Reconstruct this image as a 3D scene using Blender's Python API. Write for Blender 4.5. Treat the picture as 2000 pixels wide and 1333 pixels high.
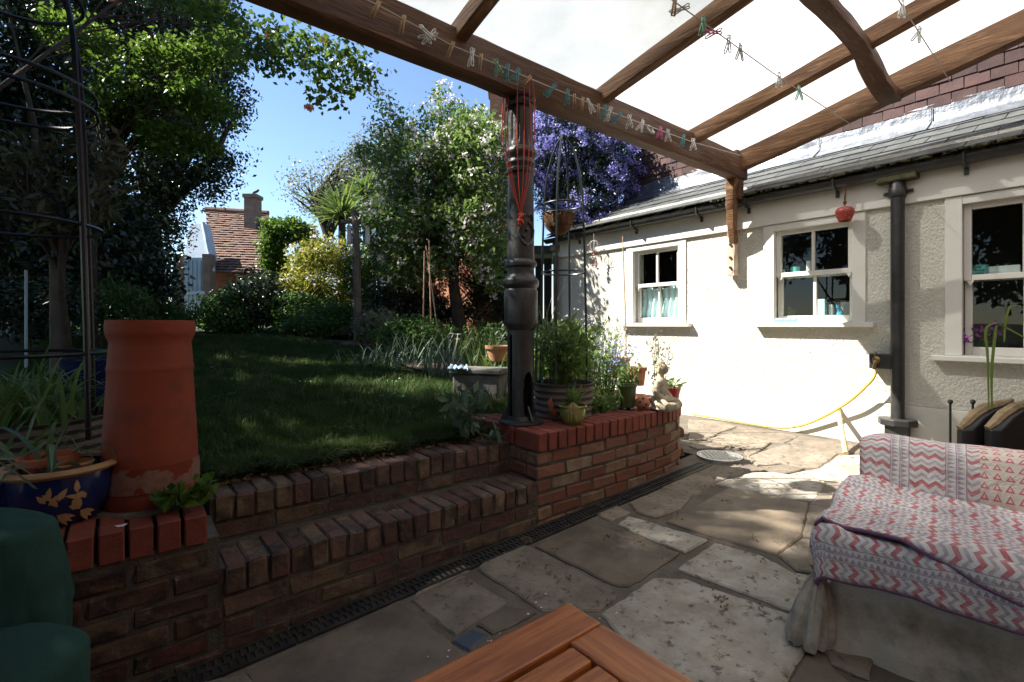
import bpy, math, random
import numpy as np
from mathutils import Vector, Matrix, noise as mnoise

for o in list(bpy.data.objects): bpy.data.objects.remove(o)
SC = bpy.context.scene
COL = SC.collection
random.seed(7); RNG = np.random.default_rng(7)
R = math.radians

# ---------------------------------------------------------------- camera
# world: X runs towards the white house, Y runs down the garden, Z up
EYE = 1.12; FPX = 950.0; CA = 0.78087; SA = 0.62470
cam = bpy.data.cameras.new('camera'); camo = bpy.data.objects.new('camera', cam); COL.objects.link(camo)
camo.location = (0, 0, EYE)
camo.rotation_euler = (R(90), 0, math.atan2(CA, SA) - R(90))
cam.sensor_width = 36; cam.lens = 36 * FPX / 2000; cam.shift_y = -30.5 / 2000
cam.clip_start = 0.02; cam.clip_end = 2000
SC.camera = camo

# ---------------------------------------------------------------- sky, sun, exposure
SUN = Vector((-1.0, 0.98, 1.52)).normalized()
w = bpy.data.worlds.new('World'); SC.world = w; w.use_nodes = True
nt = w.node_tree; nt.nodes.clear()
sky = nt.nodes.new('ShaderNodeTexSky'); sky.sky_type = 'NISHITA'; sky.sun_disc = False
sky.sun_elevation = math.asin(SUN.z); sky.sun_rotation = math.atan2(SUN.x, SUN.y)
sky.air_density = 1.0; sky.dust_density = 0.05; sky.ozone_density = 2.6; sky.altitude = 50
bg = nt.nodes.new('ShaderNodeBackground'); bg.inputs['Strength'].default_value = 0.078
wo = nt.nodes.new('ShaderNodeOutputWorld')
nt.links.new(sky.outputs[0], bg.inputs[0]); nt.links.new(bg.outputs[0], wo.inputs[0])
sl = bpy.data.lights.new('sun', 'SUN'); sl.energy = 5.0; sl.angle = R(0.53); sl.color = (1, .95, .86)
slo = bpy.data.objects.new('sun', sl); COL.objects.link(slo); slo.location = (-20, 20, 30)
slo.rotation_euler = SUN.to_track_quat('Z', 'Y').to_euler()
SC.view_settings.view_transform = 'Standard'; SC.view_settings.look = 'None'
SC.view_settings.exposure = 1.65; SC.view_settings.gamma = 1
SC.cycles.max_bounces = 8; SC.cycles.transparent_max_bounces = 12

# ---------------------------------------------------------------- placing helpers
def ray(px, py):
    a = (px - 1000) / FPX; b = (636 - py) / FPX
    return Vector((CA * a + SA, -SA * a + CA, b))
O = Vector((0, 0, EYE))
def at_d(px, py, d): return O + ray(px, py) * d
def at_z(px, py, z): r = ray(px, py); return O + r * ((z - EYE) / r.z)
def at_x(px, py, x): r = ray(px, py); return O + r * (x / r.x)
def at_y(px, py, y): r = ray(px, py); return O + r * (y / r.y)
GS = 0.045
def zg(x): return GS * (x - 1.8)                       # patio falls away from the house
def at_g(px, py, up=0.0):
    r = ray(px, py); t = (EYE - up + GS * 1.8) / (GS * r.x - r.z); return O + r * t
def zl(y): return 0.43 + 0.085 * max(0, min(y, 14) - 2.4)     # lawn climbs gently

# ---------------------------------------------------------------- objects
WM = {}
def tag(o, label=None, cat=None, group=None, kind=None):
    if label: o['label'] = label
    if cat: o['category'] = cat
    if group: o['group'] = group
    if kind: o['kind'] = kind
    return o
def thing(name, label, cat, loc=(0, 0, 0), rz=0.0, group=None):
    o = bpy.data.objects.new(name, None); COL.objects.link(o)
    o.location = loc; o.rotation_euler = (0, 0, rz); o.empty_display_size = .1
    WM[o.name] = Matrix.Translation(Vector(loc)) @ Matrix.Rotation(rz, 4, 'Z')
    return tag(o, label, cat, group)
def link(name, me, parent=None, mat=None):
    o = bpy.data.objects.new(name, me); COL.objects.link(o)
    if mat is not None and not me.materials: me.materials.append(mat)
    if parent is not None:
        o.parent = parent; WM[o.name] = WM.get(parent.name, Matrix())
    else: WM[o.name] = Matrix()
    return o
def put(name, me, parent, M4):
    """place a shared mesh at world matrix M4 under parent"""
    o = bpy.data.objects.new(name, me); COL.objects.link(o)
    pw = WM.get(parent.name, Matrix()) if parent is not None else Matrix()
    if parent is not None: o.parent = parent
    o.matrix_basis = pw.inverted() @ M4; WM[o.name] = M4
    return o

class MB:
    def __init__(s): s.v = []; s.f = []; s.uv = None
    def add(s, vs, fs):
        n = len(s.v); s.v += [tuple(p) for p in vs]; s.f += [tuple(i + n for i in f) for f in fs]; return s
    def box(s, c, d, M=None):
        x, y, z = d[0] / 2, d[1] / 2, d[2] / 2
        vs = [Vector((sx * x, sy * y, sz * z)) for sz in (-1, 1) for sx, sy in ((-1, -1), (1, -1), (1, 1), (-1, 1))]
        if M is not None: vs = [M @ p for p in vs]
        c = Vector(c)
        return s.add([c + p for p in vs], [(3, 2, 1, 0), (4, 5, 6, 7), (0, 1, 5, 4), (1, 2, 6, 5), (2, 3, 7, 6), (3, 0, 4, 7)])
    def bb(s, a, b):
        return s.box([(a[i] + b[i]) / 2 for i in range(3)], [abs(b[i] - a[i]) for i in range(3)])
    def prism(s, poly, z0, z1):
        """poly list of (x,y); z may be function"""
        n = len(poly); f0 = z0 if callable(z0) else (lambda x, y: z0); f1 = z1 if callable(z1) else (lambda x, y: z1)
        vs = [(x, y, f0(x, y)) for x, y in poly] + [(x, y, f1(x, y)) for x, y in poly]
        fs = [tuple(range(n - 1, -1, -1)), tuple(range(n, 2 * n))] + [(i, (i + 1) % n, n + (i + 1) % n, n + i) for i in range(n)]
        return s.add(vs, fs)
    def tube(s, path, r, seg=8, cap=True):
        path = [Vector(p) for p in path]; n = len(path)
        rs = r if isinstance(r, (list, tuple)) else [r] * n
        rings = []; prev = None
        for i, p in enumerate(path):
            t = (path[min(i + 1, n - 1)] - path[max(i - 1, 0)])
            if t.length < 1e-9: t = Vector((0, 0, 1))
            t.normalize()
            if prev is None:
                a = Vector((0, 0, 1)) if abs(t.z) < .9 else Vector((1, 0, 0)); nx = t.cross(a).normalized()
            else:
                nx = (prev - t * prev.dot(t))
                nx = nx.normalized() if nx.length > 1e-6 else t.orthogonal().normalized()
            prev = nx; ny = t.cross(nx)
            rings.append([p + (nx * math.cos(2 * math.pi * k / seg) + ny * math.sin(2 * math.pi * k / seg)) * rs[i] for k in range(seg)])
        vs = [q for rg in rings for q in rg]
        fs = [(i * seg + k, i * seg + (k + 1) % seg, (i + 1) * seg + (k + 1) % seg, (i + 1) * seg + k) for i in range(n - 1) for k in range(seg)]
        if cap: fs += [tuple(range(seg - 1, -1, -1)), tuple(range((n - 1) * seg, n * seg))]
        return s.add(vs, fs)
    def ring(s, c, rad, r, seg=28, ts=6, M=None):
        c = Vector(c); vs = []; fs = []
        for i in range(seg):
            a = 2 * math.pi * i / seg
            for k in range(ts):
                b = 2 * math.pi * k / ts
                p = Vector(((rad + r * math.cos(b)) * math.cos(a), (rad + r * math.cos(b)) * math.sin(a), r * math.sin(b)))
                vs.append(c + (M @ p if M is not None else p))
        for i in range(seg):
            for k in range(ts):
                fs.append((i * ts + k, ((i + 1) % seg) * ts + k, ((i + 1) % seg) * ts + (k + 1) % ts, i * ts + (k + 1) % ts))
        return s.add(vs, fs)
    def lathe(s, prof, c, seg=32, skip=None, M=None, flute=None):
        """prof: list of (r,z). skip(angle,z)->True leaves a hole"""
        c = Vector(c); vs = []; fs = []; n = len(prof)
        for r, z in prof:
            for k in range(seg):
                a = 2 * math.pi * k / seg; rr = r * (flute(a, z) if flute else 1)
                p = Vector((rr * math.cos(a), rr * math.sin(a), z)); vs.append(c + (M @ p if M is not None else p))
        for i in range(n - 1):
            for k in range(seg):
                if skip and skip(2 * math.pi * (k + .5) / seg, (prof[i][1] + prof[i + 1][1]) / 2): continue
                fs.append((i * seg + k, i * seg + (k + 1) % seg, (i + 1) * seg + (k + 1) % seg, (i + 1) * seg + k))
        return s.add(vs, fs)
    def beam(s, path, w, h, wob=0.0, up=Vector((0, 0, 1)), seed=0):
        """rectangular section swept along path, edges a little uneven"""
        rd = random.Random(seed); path = [Vector(p) for p in path]; n = len(path); vs = []; fs = []
        ws = w if isinstance(w, (list, tuple)) else [w] * n; hs = h if isinstance(h, (list, tuple)) else [h] * n
        for i, p in enumerate(path):
            t = (path[min(i + 1, n - 1)] - path[max(i - 1, 0)]).normalized(); sx = t.cross(up).normalized(); uz = sx.cross(t)
            a, b = ws[i] / 2, hs[i] / 2; ch = min(a, b) * .22
            for (qx, qz) in ((-a, -b + ch), (-a + ch, -b), (a - ch, -b), (a, -b + ch), (a, b - ch), (a - ch, b), (-a + ch, b), (-a, b - ch)):
                j = Vector((rd.uniform(-1, 1), rd.uniform(-1, 1), rd.uniform(-1, 1))) * wob
                vs.append(p + sx * qx + uz * qz + j)
        for i in range(n - 1):
            for k in range(8): fs.append((i * 8 + k, i * 8 + (k + 1) % 8, (i + 1) * 8 + (k + 1) % 8, (i + 1) * 8 + k))
        fs += [tuple(range(7, -1, -1)), tuple(range((n - 1) * 8, n * 8))]
        return s.add(vs, fs)
    def mesh(s, name, mat=None, smooth=False, M=None):
        me = bpy.data.meshes.new(name)
        v = s.v if M is None else [tuple(M @ Vector(p)) for p in s.v]
        me.from_pydata(v, [], s.f)
        if s.uv is not None:
            ul = me.uv_layers.new(name='UVMap')
            li = np.empty(len(me.loops), dtype=np.int32); me.loops.foreach_get('vertex_index', li)
            ul.data.foreach_set('uv', np.asarray(s.uv, dtype=np.float32)[li].ravel())
        if mat is not None: me.materials.append(mat)
        if smooth:
            me.polygons.foreach_set('use_smooth', [True] * len(me.polygons))
            if smooth != 'all':
                try: me.set_sharp_from_angle(angle=R(40))
                except Exception: pass
        me.update(); return me
    def build(s, name, mat, parent=None, smooth=False, bevel=0.0, seg=2, subsurf=0):
        M = WM.get(parent.name, Matrix()).inverted() if parent is not None else None
        o = link(name, s.mesh(name, mat, smooth, M), parent)
        if bevel:
            b = o.modifiers.new('bevel', 'BEVEL'); b.width = bevel; b.segments = seg; b.limit_method = 'ANGLE'; b.angle_limit = R(35)
        if subsurf:
            q = o.modifiers.new('sub', 'SUBSURF'); q.levels = q.render_levels = subsurf
        return o

# ---------------------------------------------------------------- materials
class S:
    """tiny node-expression helper"""
    nt = None
    def __init__(s, sock): s.k = sock
    @staticmethod
    def op(kind, *a):
        n = S.nt.nodes.new('ShaderNodeMath'); n.operation = kind
        for i, x in enumerate(a):
            if isinstance(x, S): S.nt.links.new(x.k, n.inputs[i])
            else: n.inputs[i].default_value = x
        return S(n.outputs[0])
    def __add__(s, b): return S.op('ADD', s, b)
    def __sub__(s, b): return S.op('SUBTRACT', s, b)
    def __rsub__(s, b): return S.op('SUBTRACT', b, s)
    def __mul__(s, b): return S.op('MULTIPLY', s, b)
    def __truediv__(s, b): return S.op('DIVIDE', s, b)
    def __lt__(s, b): return S.op('LESS_THAN', s, b)
    def __gt__(s, b): return S.op('GREATER_THAN', s, b)
    def mod(s, b): return S.op('FLOORED_MODULO', s, b)
    def pp(s, b): return S.op('PINGPONG', s, b)
    def abs(s): return S.op('ABSOLUTE', s)
def mixc(fac, a, b):
    n = S.nt.nodes.new('ShaderNodeMix'); n.data_type = 'RGBA'
    for sock, x in ((n.inputs['Factor'], fac), (n.inputs['A'], a), (n.inputs['B'], b)):
        if isinstance(x, S): S.nt.links.new(x.k, sock)
        elif hasattr(x, 'links') or hasattr(x, 'is_linked'): S.nt.links.new(x, sock)
        elif sock.type == 'RGBA': sock.default_value = (*x, 1)
        else: sock.default_value = x
    return n.outputs['Result']
def noise_tex(scale, detail=4, rough=.55, vec=None, dist=0.0):
    n = S.nt.nodes.new('ShaderNodeTexNoise'); n.inputs['Scale'].default_value = scale; n.inputs['Detail'].default_value = detail
    n.inputs['Roughness'].default_value = rough; n.inputs['Distortion'].default_value = dist
    if vec is not None: S.nt.links.new(vec, n.inputs['Vector'])
    return n
def ramp(sock, lo, hi):
    n = S.nt.nodes.new('ShaderNodeMapRange'); n.inputs['From Min'].default_value = lo; n.inputs['From Max'].default_value = hi
    S.nt.links.new(sock, n.inputs['Value']); return S(n.outputs[0])
def newmat(name):
    m = bpy.data.materials.new(name); m.use_nodes = True; S.nt = m.node_tree; S.nt.nodes.clear()
    out = S.nt.nodes.new('ShaderNodeOutputMaterial'); return m, out
def princ(col, rough=.7, metal=0.0, spec=.4, normal=None):
    b = S.nt.nodes.new('ShaderNodeBsdfPrincipled')
    if isinstance(col, tuple): b.inputs['Base Color'].default_value = (*col, 1)
    else: S.nt.links.new(col, b.inputs['Base Color'])
    if isinstance(rough, S): S.nt.links.new(rough.k, b.inputs['Roughness'])
    else: b.inputs['Roughness'].default_value = rough
    b.inputs['Metallic'].default_value = metal; b.inputs['Specular IOR Level'].default_value = spec
    if normal is not None: S.nt.links.new(normal, b.inputs['Normal'])
    return b
def bump(h, strength, dist=.01):
    n = S.nt.nodes.new('ShaderNodeBump'); n.inputs['Strength'].default_value = strength; n.inputs['Distance'].default_value = dist
    S.nt.links.new(h, n.inputs['Height']); return n.outputs[0]
def coords(kind='Object', rnd=True, stretch=None):
    tc = S.nt.nodes.new('ShaderNodeTexCoord'); v = tc.outputs[kind]
    if rnd:
        oi = S.nt.nodes.new('ShaderNodeObjectInfo'); m = S.nt.nodes.new('ShaderNodeVectorMath'); m.operation = 'SCALE'
        cb = S.nt.nodes.new('ShaderNodeCombineXYZ')
        for i in range(3): S.nt.links.new(oi.outputs['Random'], cb.inputs[i])
        S.nt.links.new(cb.outputs[0], m.inputs[0]); m.inputs['Scale'].default_value = 57.0
        a = S.nt.nodes.new('ShaderNodeVectorMath'); a.operation = 'ADD'
        S.nt.links.new(v, a.inputs[0]); S.nt.links.new(m.outputs[0], a.inputs[1]); v = a.outputs[0]
    if stretch:
        mp = S.nt.nodes.new('ShaderNodeMapping'); mp.inputs['Scale'].default_value = stretch
        S.nt.links.new(v, mp.inputs['Vector']); v = mp.outputs[0]
    return v
def mat(name, c1, c2=None, scale=6, rough=.75, bmp=0.0, bscale=60, c3=None, s3=25, t3=(.58, .66), rnd=0.0, metal=0.0, spec=.35, stretch=None, bd=.01, lo=.38, hi=.62, pal=None):
    m, out = newmat(name); v = coords(stretch=stretch)
    col = c1
    if c2 is not None:
        n = noise_tex(scale, 5, .6, v); col = mixc(ramp(n.outputs[0], lo, hi), c1, c2)
    if pal:                                            # per-object palette
        oi = S.nt.nodes.new('ShaderNodeObjectInfo'); cr = S.nt.nodes.new('ShaderNodeValToRGB'); cr.color_ramp.interpolation = 'CONSTANT'
        e = cr.color_ramp.elements
        while len(e) < len(pal): e.new(.5)
        for i, c in enumerate(pal): e[i].position = i / len(pal); e[i].color = (*c, 1)
        S.nt.links.new(oi.outputs['Random'], cr.inputs[0])
        n = noise_tex(scale, 5, .6, v); col = mixc(ramp(n.outputs[0], lo, hi), cr.outputs[0], col if not isinstance(col, tuple) else col)
    if c3 is not None:
        n3 = noise_tex(s3, 6, .65, v); col = mixc(ramp(n3.outputs[0], *t3), col, c3)
    if rnd:
        oi = S.nt.nodes.new('ShaderNodeObjectInfo'); h = S.nt.nodes.new('ShaderNodeHueSaturation')
        f = S(oi.outputs['Random']) * (2 * rnd) + (1 - rnd); S.nt.links.new(f.k, h.inputs['Value'])
        if isinstance(col, tuple): h.inputs['Color'].default_value = (*col, 1)
        else: S.nt.links.new(col, h.inputs['Color'])
        col = h.outputs[0]
    nrm = None
    if bmp: nrm = bump(noise_tex(bscale, 6, .6, v).outputs[0], bmp, bd)
    b = princ(col, rough, metal, spec, nrm); S.nt.links.new(b.outputs[0], out.inputs[0]); return m
def leafmat(name, c1, c2, trans=.4, rough=.45, spec=.35):
    m, out = newmat(name); g = S.nt.nodes.new('ShaderNodeNewGeometry')
    col = mixc(S(g.outputs['Random Per Island']), c1, c2)
    b = princ(col, rough, 0, spec); t = S.nt.nodes.new('ShaderNodeBsdfTranslucent')
    hs = S.nt.nodes.new('ShaderNodeHueSaturation'); hs.inputs['Value'].default_value = 1.5; hs.inputs['Hue'].default_value = .485
    S.nt.links.new(col, hs.inputs['Color']); S.nt.links.new(hs.outputs[0], t.inputs[0])
    x = S.nt.nodes.new('ShaderNodeMixShader'); x.inputs[0].default_value = trans
    S.nt.links.new(b.outputs[0], x.inputs[1]); S.nt.links.new(t.outputs[0], x.inputs[2]); S.nt.links.new(x.outputs[0], out.inputs[0]); return m
M = {}
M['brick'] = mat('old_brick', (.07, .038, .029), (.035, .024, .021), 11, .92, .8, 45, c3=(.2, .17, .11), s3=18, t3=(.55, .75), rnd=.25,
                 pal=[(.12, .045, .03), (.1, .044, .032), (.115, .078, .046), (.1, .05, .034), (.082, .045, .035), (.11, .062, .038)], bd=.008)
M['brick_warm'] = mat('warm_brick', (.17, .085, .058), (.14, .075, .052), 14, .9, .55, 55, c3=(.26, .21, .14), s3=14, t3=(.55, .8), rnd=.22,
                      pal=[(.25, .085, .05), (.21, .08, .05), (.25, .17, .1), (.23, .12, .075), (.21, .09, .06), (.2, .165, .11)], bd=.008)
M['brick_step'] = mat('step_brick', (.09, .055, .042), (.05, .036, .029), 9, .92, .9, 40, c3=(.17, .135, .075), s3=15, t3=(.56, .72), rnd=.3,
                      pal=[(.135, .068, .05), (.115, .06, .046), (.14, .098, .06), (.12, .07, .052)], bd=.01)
M['brick_red'] = mat('red_coping_brick', (.22, .052, .032), (.165, .043, .029), 20, .75, .3, 80, c3=(.1, .055, .042), s3=9, t3=(.58, .75), rnd=.15)
M['mortar'] = mat('mortar', (.105, .09, .073), (.062, .055, .046), 20, .95, .7, 120, c3=(.08, .09, .05), s3=5, t3=(.5, .7))
M['pave_mortar'] = mat('paving_mortar', (.165, .14, .112), (.12, .1, .078), 6, .95, .8, 90, c3=(.075, .07, .045), s3=3.5, t3=(.54, .68))
M['flag_light'] = mat('pale_flagstone', (.42, .385, .325), (.29, .255, .2), 7, .88, .8, 26, c3=(.11, .09, .07), s3=24, t3=(.55, .66))
M['flag_mid'] = mat('buff_flagstone', (.245, .203, .157), (.165, .136, .105), 6, .88, .7, 22, c3=(.09, .075, .055), s3=26, t3=(.54, .68), rnd=.15)
M['flag_dark'] = mat('smooth_brown_flagstone', (.18, .142, .1), (.105, .084, .062), 4.5, .68, .6, 12, c3=(.21, .185, .15), s3=6, t3=(.58, .72), rnd=.1)
M['slate_blue'] = mat('blue_slate_chip', (.07, .085, .11), (.05, .06, .075), 6, .5, .2, 40)
M['iron'] = mat('black_iron_paint', (.022, .022, .023), (.035, .034, .033), 10, .38, .35, 45, c3=(.2, .19, .18), s3=45, t3=(.7, .76), spec=.5)
M['drain'] = mat('drain_plastic', (.02, .02, .022), (.04, .037, .033), 12, .6, .2, 80)
M['wire'] = mat('green_coated_wire', (.012, .02, .022), None, rough=.35, spec=.5)
M['blackwire'] = mat('black_coated_wire', (.008, .008, .009), None, rough=.4, spec=.5)
M['terra'] = mat('terracotta', (.4, .12, .055), (.34, .1, .045), 5, .75, .15, 70, c3=(.28, .12, .075), s3=7, t3=(.55, .75))
M['terra_pale'] = mat('weathered_terracotta', (.47, .23, .13), (.38, .17, .095), 5, .8, .2, 50, c3=(.5, .38, .27), s3=9, t3=(.58, .75))
M['blueglaze'] = mat('cobalt_glaze', (.008, .014, .06), (.012, .02, .09), 5, .15, .05, 30, spec=.6)
M['tanrim'] = mat('tan_glazed_rim', (.4, .25, .12), (.33, .19, .09), 20, .4)
M['olive'] = mat('olive_glaze', (.2, .23, .04), (.15, .17, .03), 6, .2, .05, 30, spec=.6)
M['greenglaze'] = mat('green_glaze', (.06, .1, .03), (.08, .12, .045), 6, .3, .05, 30, spec=.6)
M['redglaze'] = mat('red_glaze', (.35, .015, .03), (.28, .012, .025), 6, .18, .03, 20, spec=.6)
M['planter'] = mat('brown_ribbed_plastic', (.12, .095, .085), (.09, .07, .063), 8, .55, .1, 60)
M['stone'] = mat('carved_stone', (.46, .4, .29), (.36, .31, .22), 14, .9, .4, 80, c3=(.2, .18, .13), s3=20, t3=(.56, .7))
M['greystone'] = mat('grey_stone', (.15, .142, .122), (.085, .08, .07), 9, .9, .4, 60)
M['soil'] = mat('soil', (.045, .032, .022), (.07, .05, .035), 20, .95, 1.0, 60, bd=.02)
M['grassground'] = mat('grass_ground', (.03, .05, .012), (.045, .06, .02), 9, .95, .8, 90, c3=(.06, .045, .03), s3=4, t3=(.6, .7), bd=.02)
M['render'] = mat('roughcast_white_render', (.72, .695, .61), (.68, .655, .565), 3, .9, 1.0, 62, c3=(.5, .47, .39), s3=1.6, t3=(.6, .8), stretch=(1, 1, .8), bd=.026)
M['plinth'] = mat('painted_plinth', (.66, .65, .57), (.6, .58, .5), 3, .8, .12, 20)
M['white'] = mat('white_gloss_paint', (.73, .71, .655), (.7, .68, .62), 4, .4, .05, 30, spec=.4)
M['slate'] = mat('roof_slate', (.06, .065, .066), (.095, .1, .098), 9, .55, .35, 30, c3=(.12, .12, .075), s3=8, t3=(.58, .75), rnd=.2, spec=.45)
M['moss'] = mat('mossy_gutter', (.05, .05, .03), (.1, .1, .05), 14, .9, .7, 60)
M['lead'] = mat('lead_flashing', (.17, .185, .21), (.3, .32, .35), 4, .42, .6, 12, metal=.6, spec=.5, bd=.02)
M['tile'] = mat('clay_hanging_tile', (.08, .042, .038), (.055, .032, .031), 9, .8, .3, 40, rnd=.35)
M['redtile'] = mat('weathered_roof_tile', (.19, .1, .07), (.13, .078, .06), 5, .85, .4, 30, c3=(.25, .22, .06), s3=1.3, t3=(.56, .68))
M['timber'] = mat('old_brown_timber', (.13, .062, .03), (.075, .034, .018), 5, .62, .6, 14, c3=(.23, .13, .068), s3=10, t3=(.55, .7), stretch=(.3, 2.6, 2.6), bd=.02)
M['timber_raf'] = mat('worn_brown_rafter', (.21, .105, .048), (.12, .058, .028), 5, .7, .6, 16, c3=(.36, .21, .11), s3=12, t3=(.54, .72), stretch=(2.6, .3, 2.6), bd=.02)
M['greypost'] = mat('weathered_grey_wood', (.17, .15, .12), (.11, .098, .08), 6, .9, .6, 40)
M['teak'] = mat('oiled_teak', (.46, .15, .032), (.29, .08, .018), 4, .36, .2, 30, c3=(.15, .04, .012), s3=7, t3=(.56, .74), spec=.45, stretch=(1.2, 16, 6))
M['teak2'] = mat('oiled_teak_cross_grain', (.46, .15, .032), (.29, .08, .018), 4, .36, .2, 30, c3=(.15, .04, .012), s3=7, t3=(.56, .74), spec=.45, stretch=(16, 1.2, 6))
M['canvas'] = mat('stained_canvas', (.5, .46, .39), (.38, .34, .28), 3, .95, .4, 120, c3=(.16, .12, .085), s3=3.5, t3=(.52, .72))
M['greenfab'] = mat('bottle_green_fabric', (.013, .052, .04), (.008, .036, .028), 3, .92, .9, 7)
M['cord'] = mat('red_cord', (.5, .07, .04), None, rough=.8)
M['rope'] = mat('pale_line', (.5, .46, .4), None, rough=.7)
M['hose'] = mat('yellow_hose', (.6, .4, .045), (.5, .33, .05), 8, .4)
M['coir'] = mat('coir_fibre', (.2, .1, .045), (.12, .06, .028), 30, .95, 1.0, 90, bd=.02)
M['dark'] = mat('dark_interior', (.03, .028, .026), None, rough=.9)
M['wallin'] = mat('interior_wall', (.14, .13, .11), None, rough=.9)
M['curtain'] = mat('pale_blue_curtain', (.68, .84, .87), (.62, .79, .82), 6, .9)
M['teal'] = mat('teal_enamel', (.12, .42, .38), None, rough=.4)
M['tealdark'] = mat('teal_print', (.03, .14, .13), None, rough=.5)
M['offwhite'] = mat('white_card', (.7, .72, .7), None, rough=.6)
M['blueplastic'] = mat('blue_plastic', (.06, .28, .42), None, rough=.3)
M['bell'] = mat('red_speckled_bell', (.36, .022, .018), (.3, .02, .015), 6, .35, .1, 40, c3=(.5, .4, .33), s3=150, t3=(.55, .6))
M['bark'] = mat('bark', (.07, .055, .042), (.045, .036, .028), 10, .95, .9, 30, bd=.02)
M['wallbrick'] = None
M['steel'] = mat('galvanised_cover', (.45, .46, .47), (.36, .37, .38), 20, .4, .2, 60, metal=.7)
M['bluewhite'] = mat('peeling_blue_white_paint', (.5, .58, .66), (.42, .5, .58), 3, .7, .15, 20, c3=(.25, .22, .2), s3=4, t3=(.66, .75))
M['pinkpetal'] = mat('pale_petal', (.75, .6, .62), None, rough=.7)
M['bird'] = mat('dark_feather', (.03, .03, .032), None, rough=.7)
# leaves
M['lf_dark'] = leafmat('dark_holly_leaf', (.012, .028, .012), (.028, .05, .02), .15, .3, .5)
M['lf_bright'] = leafmat('fresh_green_leaf', (.035, .085, .012), (.11, .2, .025), .4)
M['lf_mid'] = leafmat('mid_green_leaf', (.04, .1, .02), (.09, .17, .035), .4)
M['lf_rose'] = leafmat('rose_leaf', (.04, .1, .018), (.12, .2, .03), .45, .35)
M['lf_apple'] = leafmat('apple_leaf', (.07, .14, .035), (.16, .24, .06), .4)
M['lf_grey'] = leafmat('grey_green_leaf', (.12, .14, .08), (.2, .21, .13), .3)
M['lf_yellow'] = leafmat('yellow_green_leaf', (.07, .12, .02), (.42, .4, .055), .35)
M['lf_strap'] = leafmat('strap_leaf', (.06, .12, .03), (.17, .24, .06), .35)
M['lf_blue'] = leafmat('blue_green_leaf', (.06, .11, .065), (.12, .17, .1), .3)
M['lf_loquat'] = leafmat('pale_bronze_leaf', (.05, .055, .022), (.12, .12, .06), .25)
M['grass'] = leafmat('grass_blade', (.025, .06, .014), (.055, .1, .025), .35, .6, .2)
M['fl_white'] = leafmat('white_blossom', (.75, .68, .68), (.85, .8, .78), .3, .7, .1)
M['fl_blue'] = leafmat('blue_ceanothus_flower', (.27, .25, .62), (.48, .46, .84), .25, .8, .1)
M['fl_forget'] = leafmat('pale_blue_flower', (.3, .32, .65), (.4, .42, .75), .25, .8, .1)
M['fl_rose'] = leafmat('peach_rose_petal', (.8, .35, .18), (.85, .5, .3), .35, .7, .1)
M['fl_purple'] = leafmat('purple_flower', (.22, .06, .25), (.35, .1, .35), .3, .7, .1)
M['grass_pale'] = leafmat('rough_grass_blade', (.04, .07, .018), (.11, .14, .045), .35, .6, .2)
M['litter'] = leafmat('dry_leaf_litter', (.12, .08, .045), (.26, .19, .12), .1, .8, .1)
# ---- special materials
def mk_poly(name='ribbed_polycarbonate', ca=(.66, .675, .68), cb=(.42, .435, .44)):
    m, out = newmat(name); v = coords('Object', False)
    sp = S.nt.nodes.new('ShaderNodeSeparateXYZ'); S.nt.links.new(v, sp.inputs[0])
    rib = (S(sp.outputs[0]) / .011).mod(1.0) < .14
    n = noise_tex(1.1, 5, .65, v); c = mixc(ramp(n.outputs[0], .35, .65), ca, cb); c = mixc(rib, c, tuple(x * .62 for x in cb)); nd = noise_tex(7, 6, .7, v); c = mixc(ramp(nd.outputs[0], .58, .75), c, (.3, .3, .26))
    t = S.nt.nodes.new('ShaderNodeBsdfTranslucent'); S.nt.links.new(c, t.inputs[0])
    d = S.nt.nodes.new('ShaderNodeBsdfDiffuse'); d.inputs[0].default_value = (.7, .7, .7, 1)
    tr = S.nt.nodes.new('ShaderNodeBsdfTransparent'); tr.inputs[0].default_value = (.95, .96, .97, 1)
    a = S.nt.nodes.new('ShaderNodeMixShader'); a.inputs[0].default_value = .14
    S.nt.links.new(t.outputs[0], a.inputs[1]); S.nt.links.new(d.outputs[0], a.inputs[2])
    b = S.nt.nodes.new('ShaderNodeMixShader'); b.inputs[0].default_value = .1
    S.nt.links.new(a.outputs[0], b.inputs[1]); S.nt.links.new(tr.outputs[0], b.inputs[2]); S.nt.links.new(b.outputs[0], out.inputs[0]); return m
def mk_glass():
    m, out = newmat('window_glass'); g = S.nt.nodes.new('ShaderNodeBsdfGlossy'); g.inputs['Roughness'].default_value = .01
    t = S.nt.nodes.new('ShaderNodeBsdfTransparent'); t.inputs[0].default_value = (.85, .9, .88, 1)
    f = S.nt.nodes.new('ShaderNodeLayerWeight'); f.inputs[0].default_value = .5
    x = S.nt.nodes.new('ShaderNodeMixShader'); S.nt.links.new((S.op('POWER', S(f.outputs['Facing']), 4.0) * .8 + .035).k, x.inputs[0])
    S.nt.links.new(t.outputs[0], x.inputs[1]); S.nt.links.new(g.outputs[0], x.inputs[2]); S.nt.links.new(x.outputs[0], out.inputs[0]); return m
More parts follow.
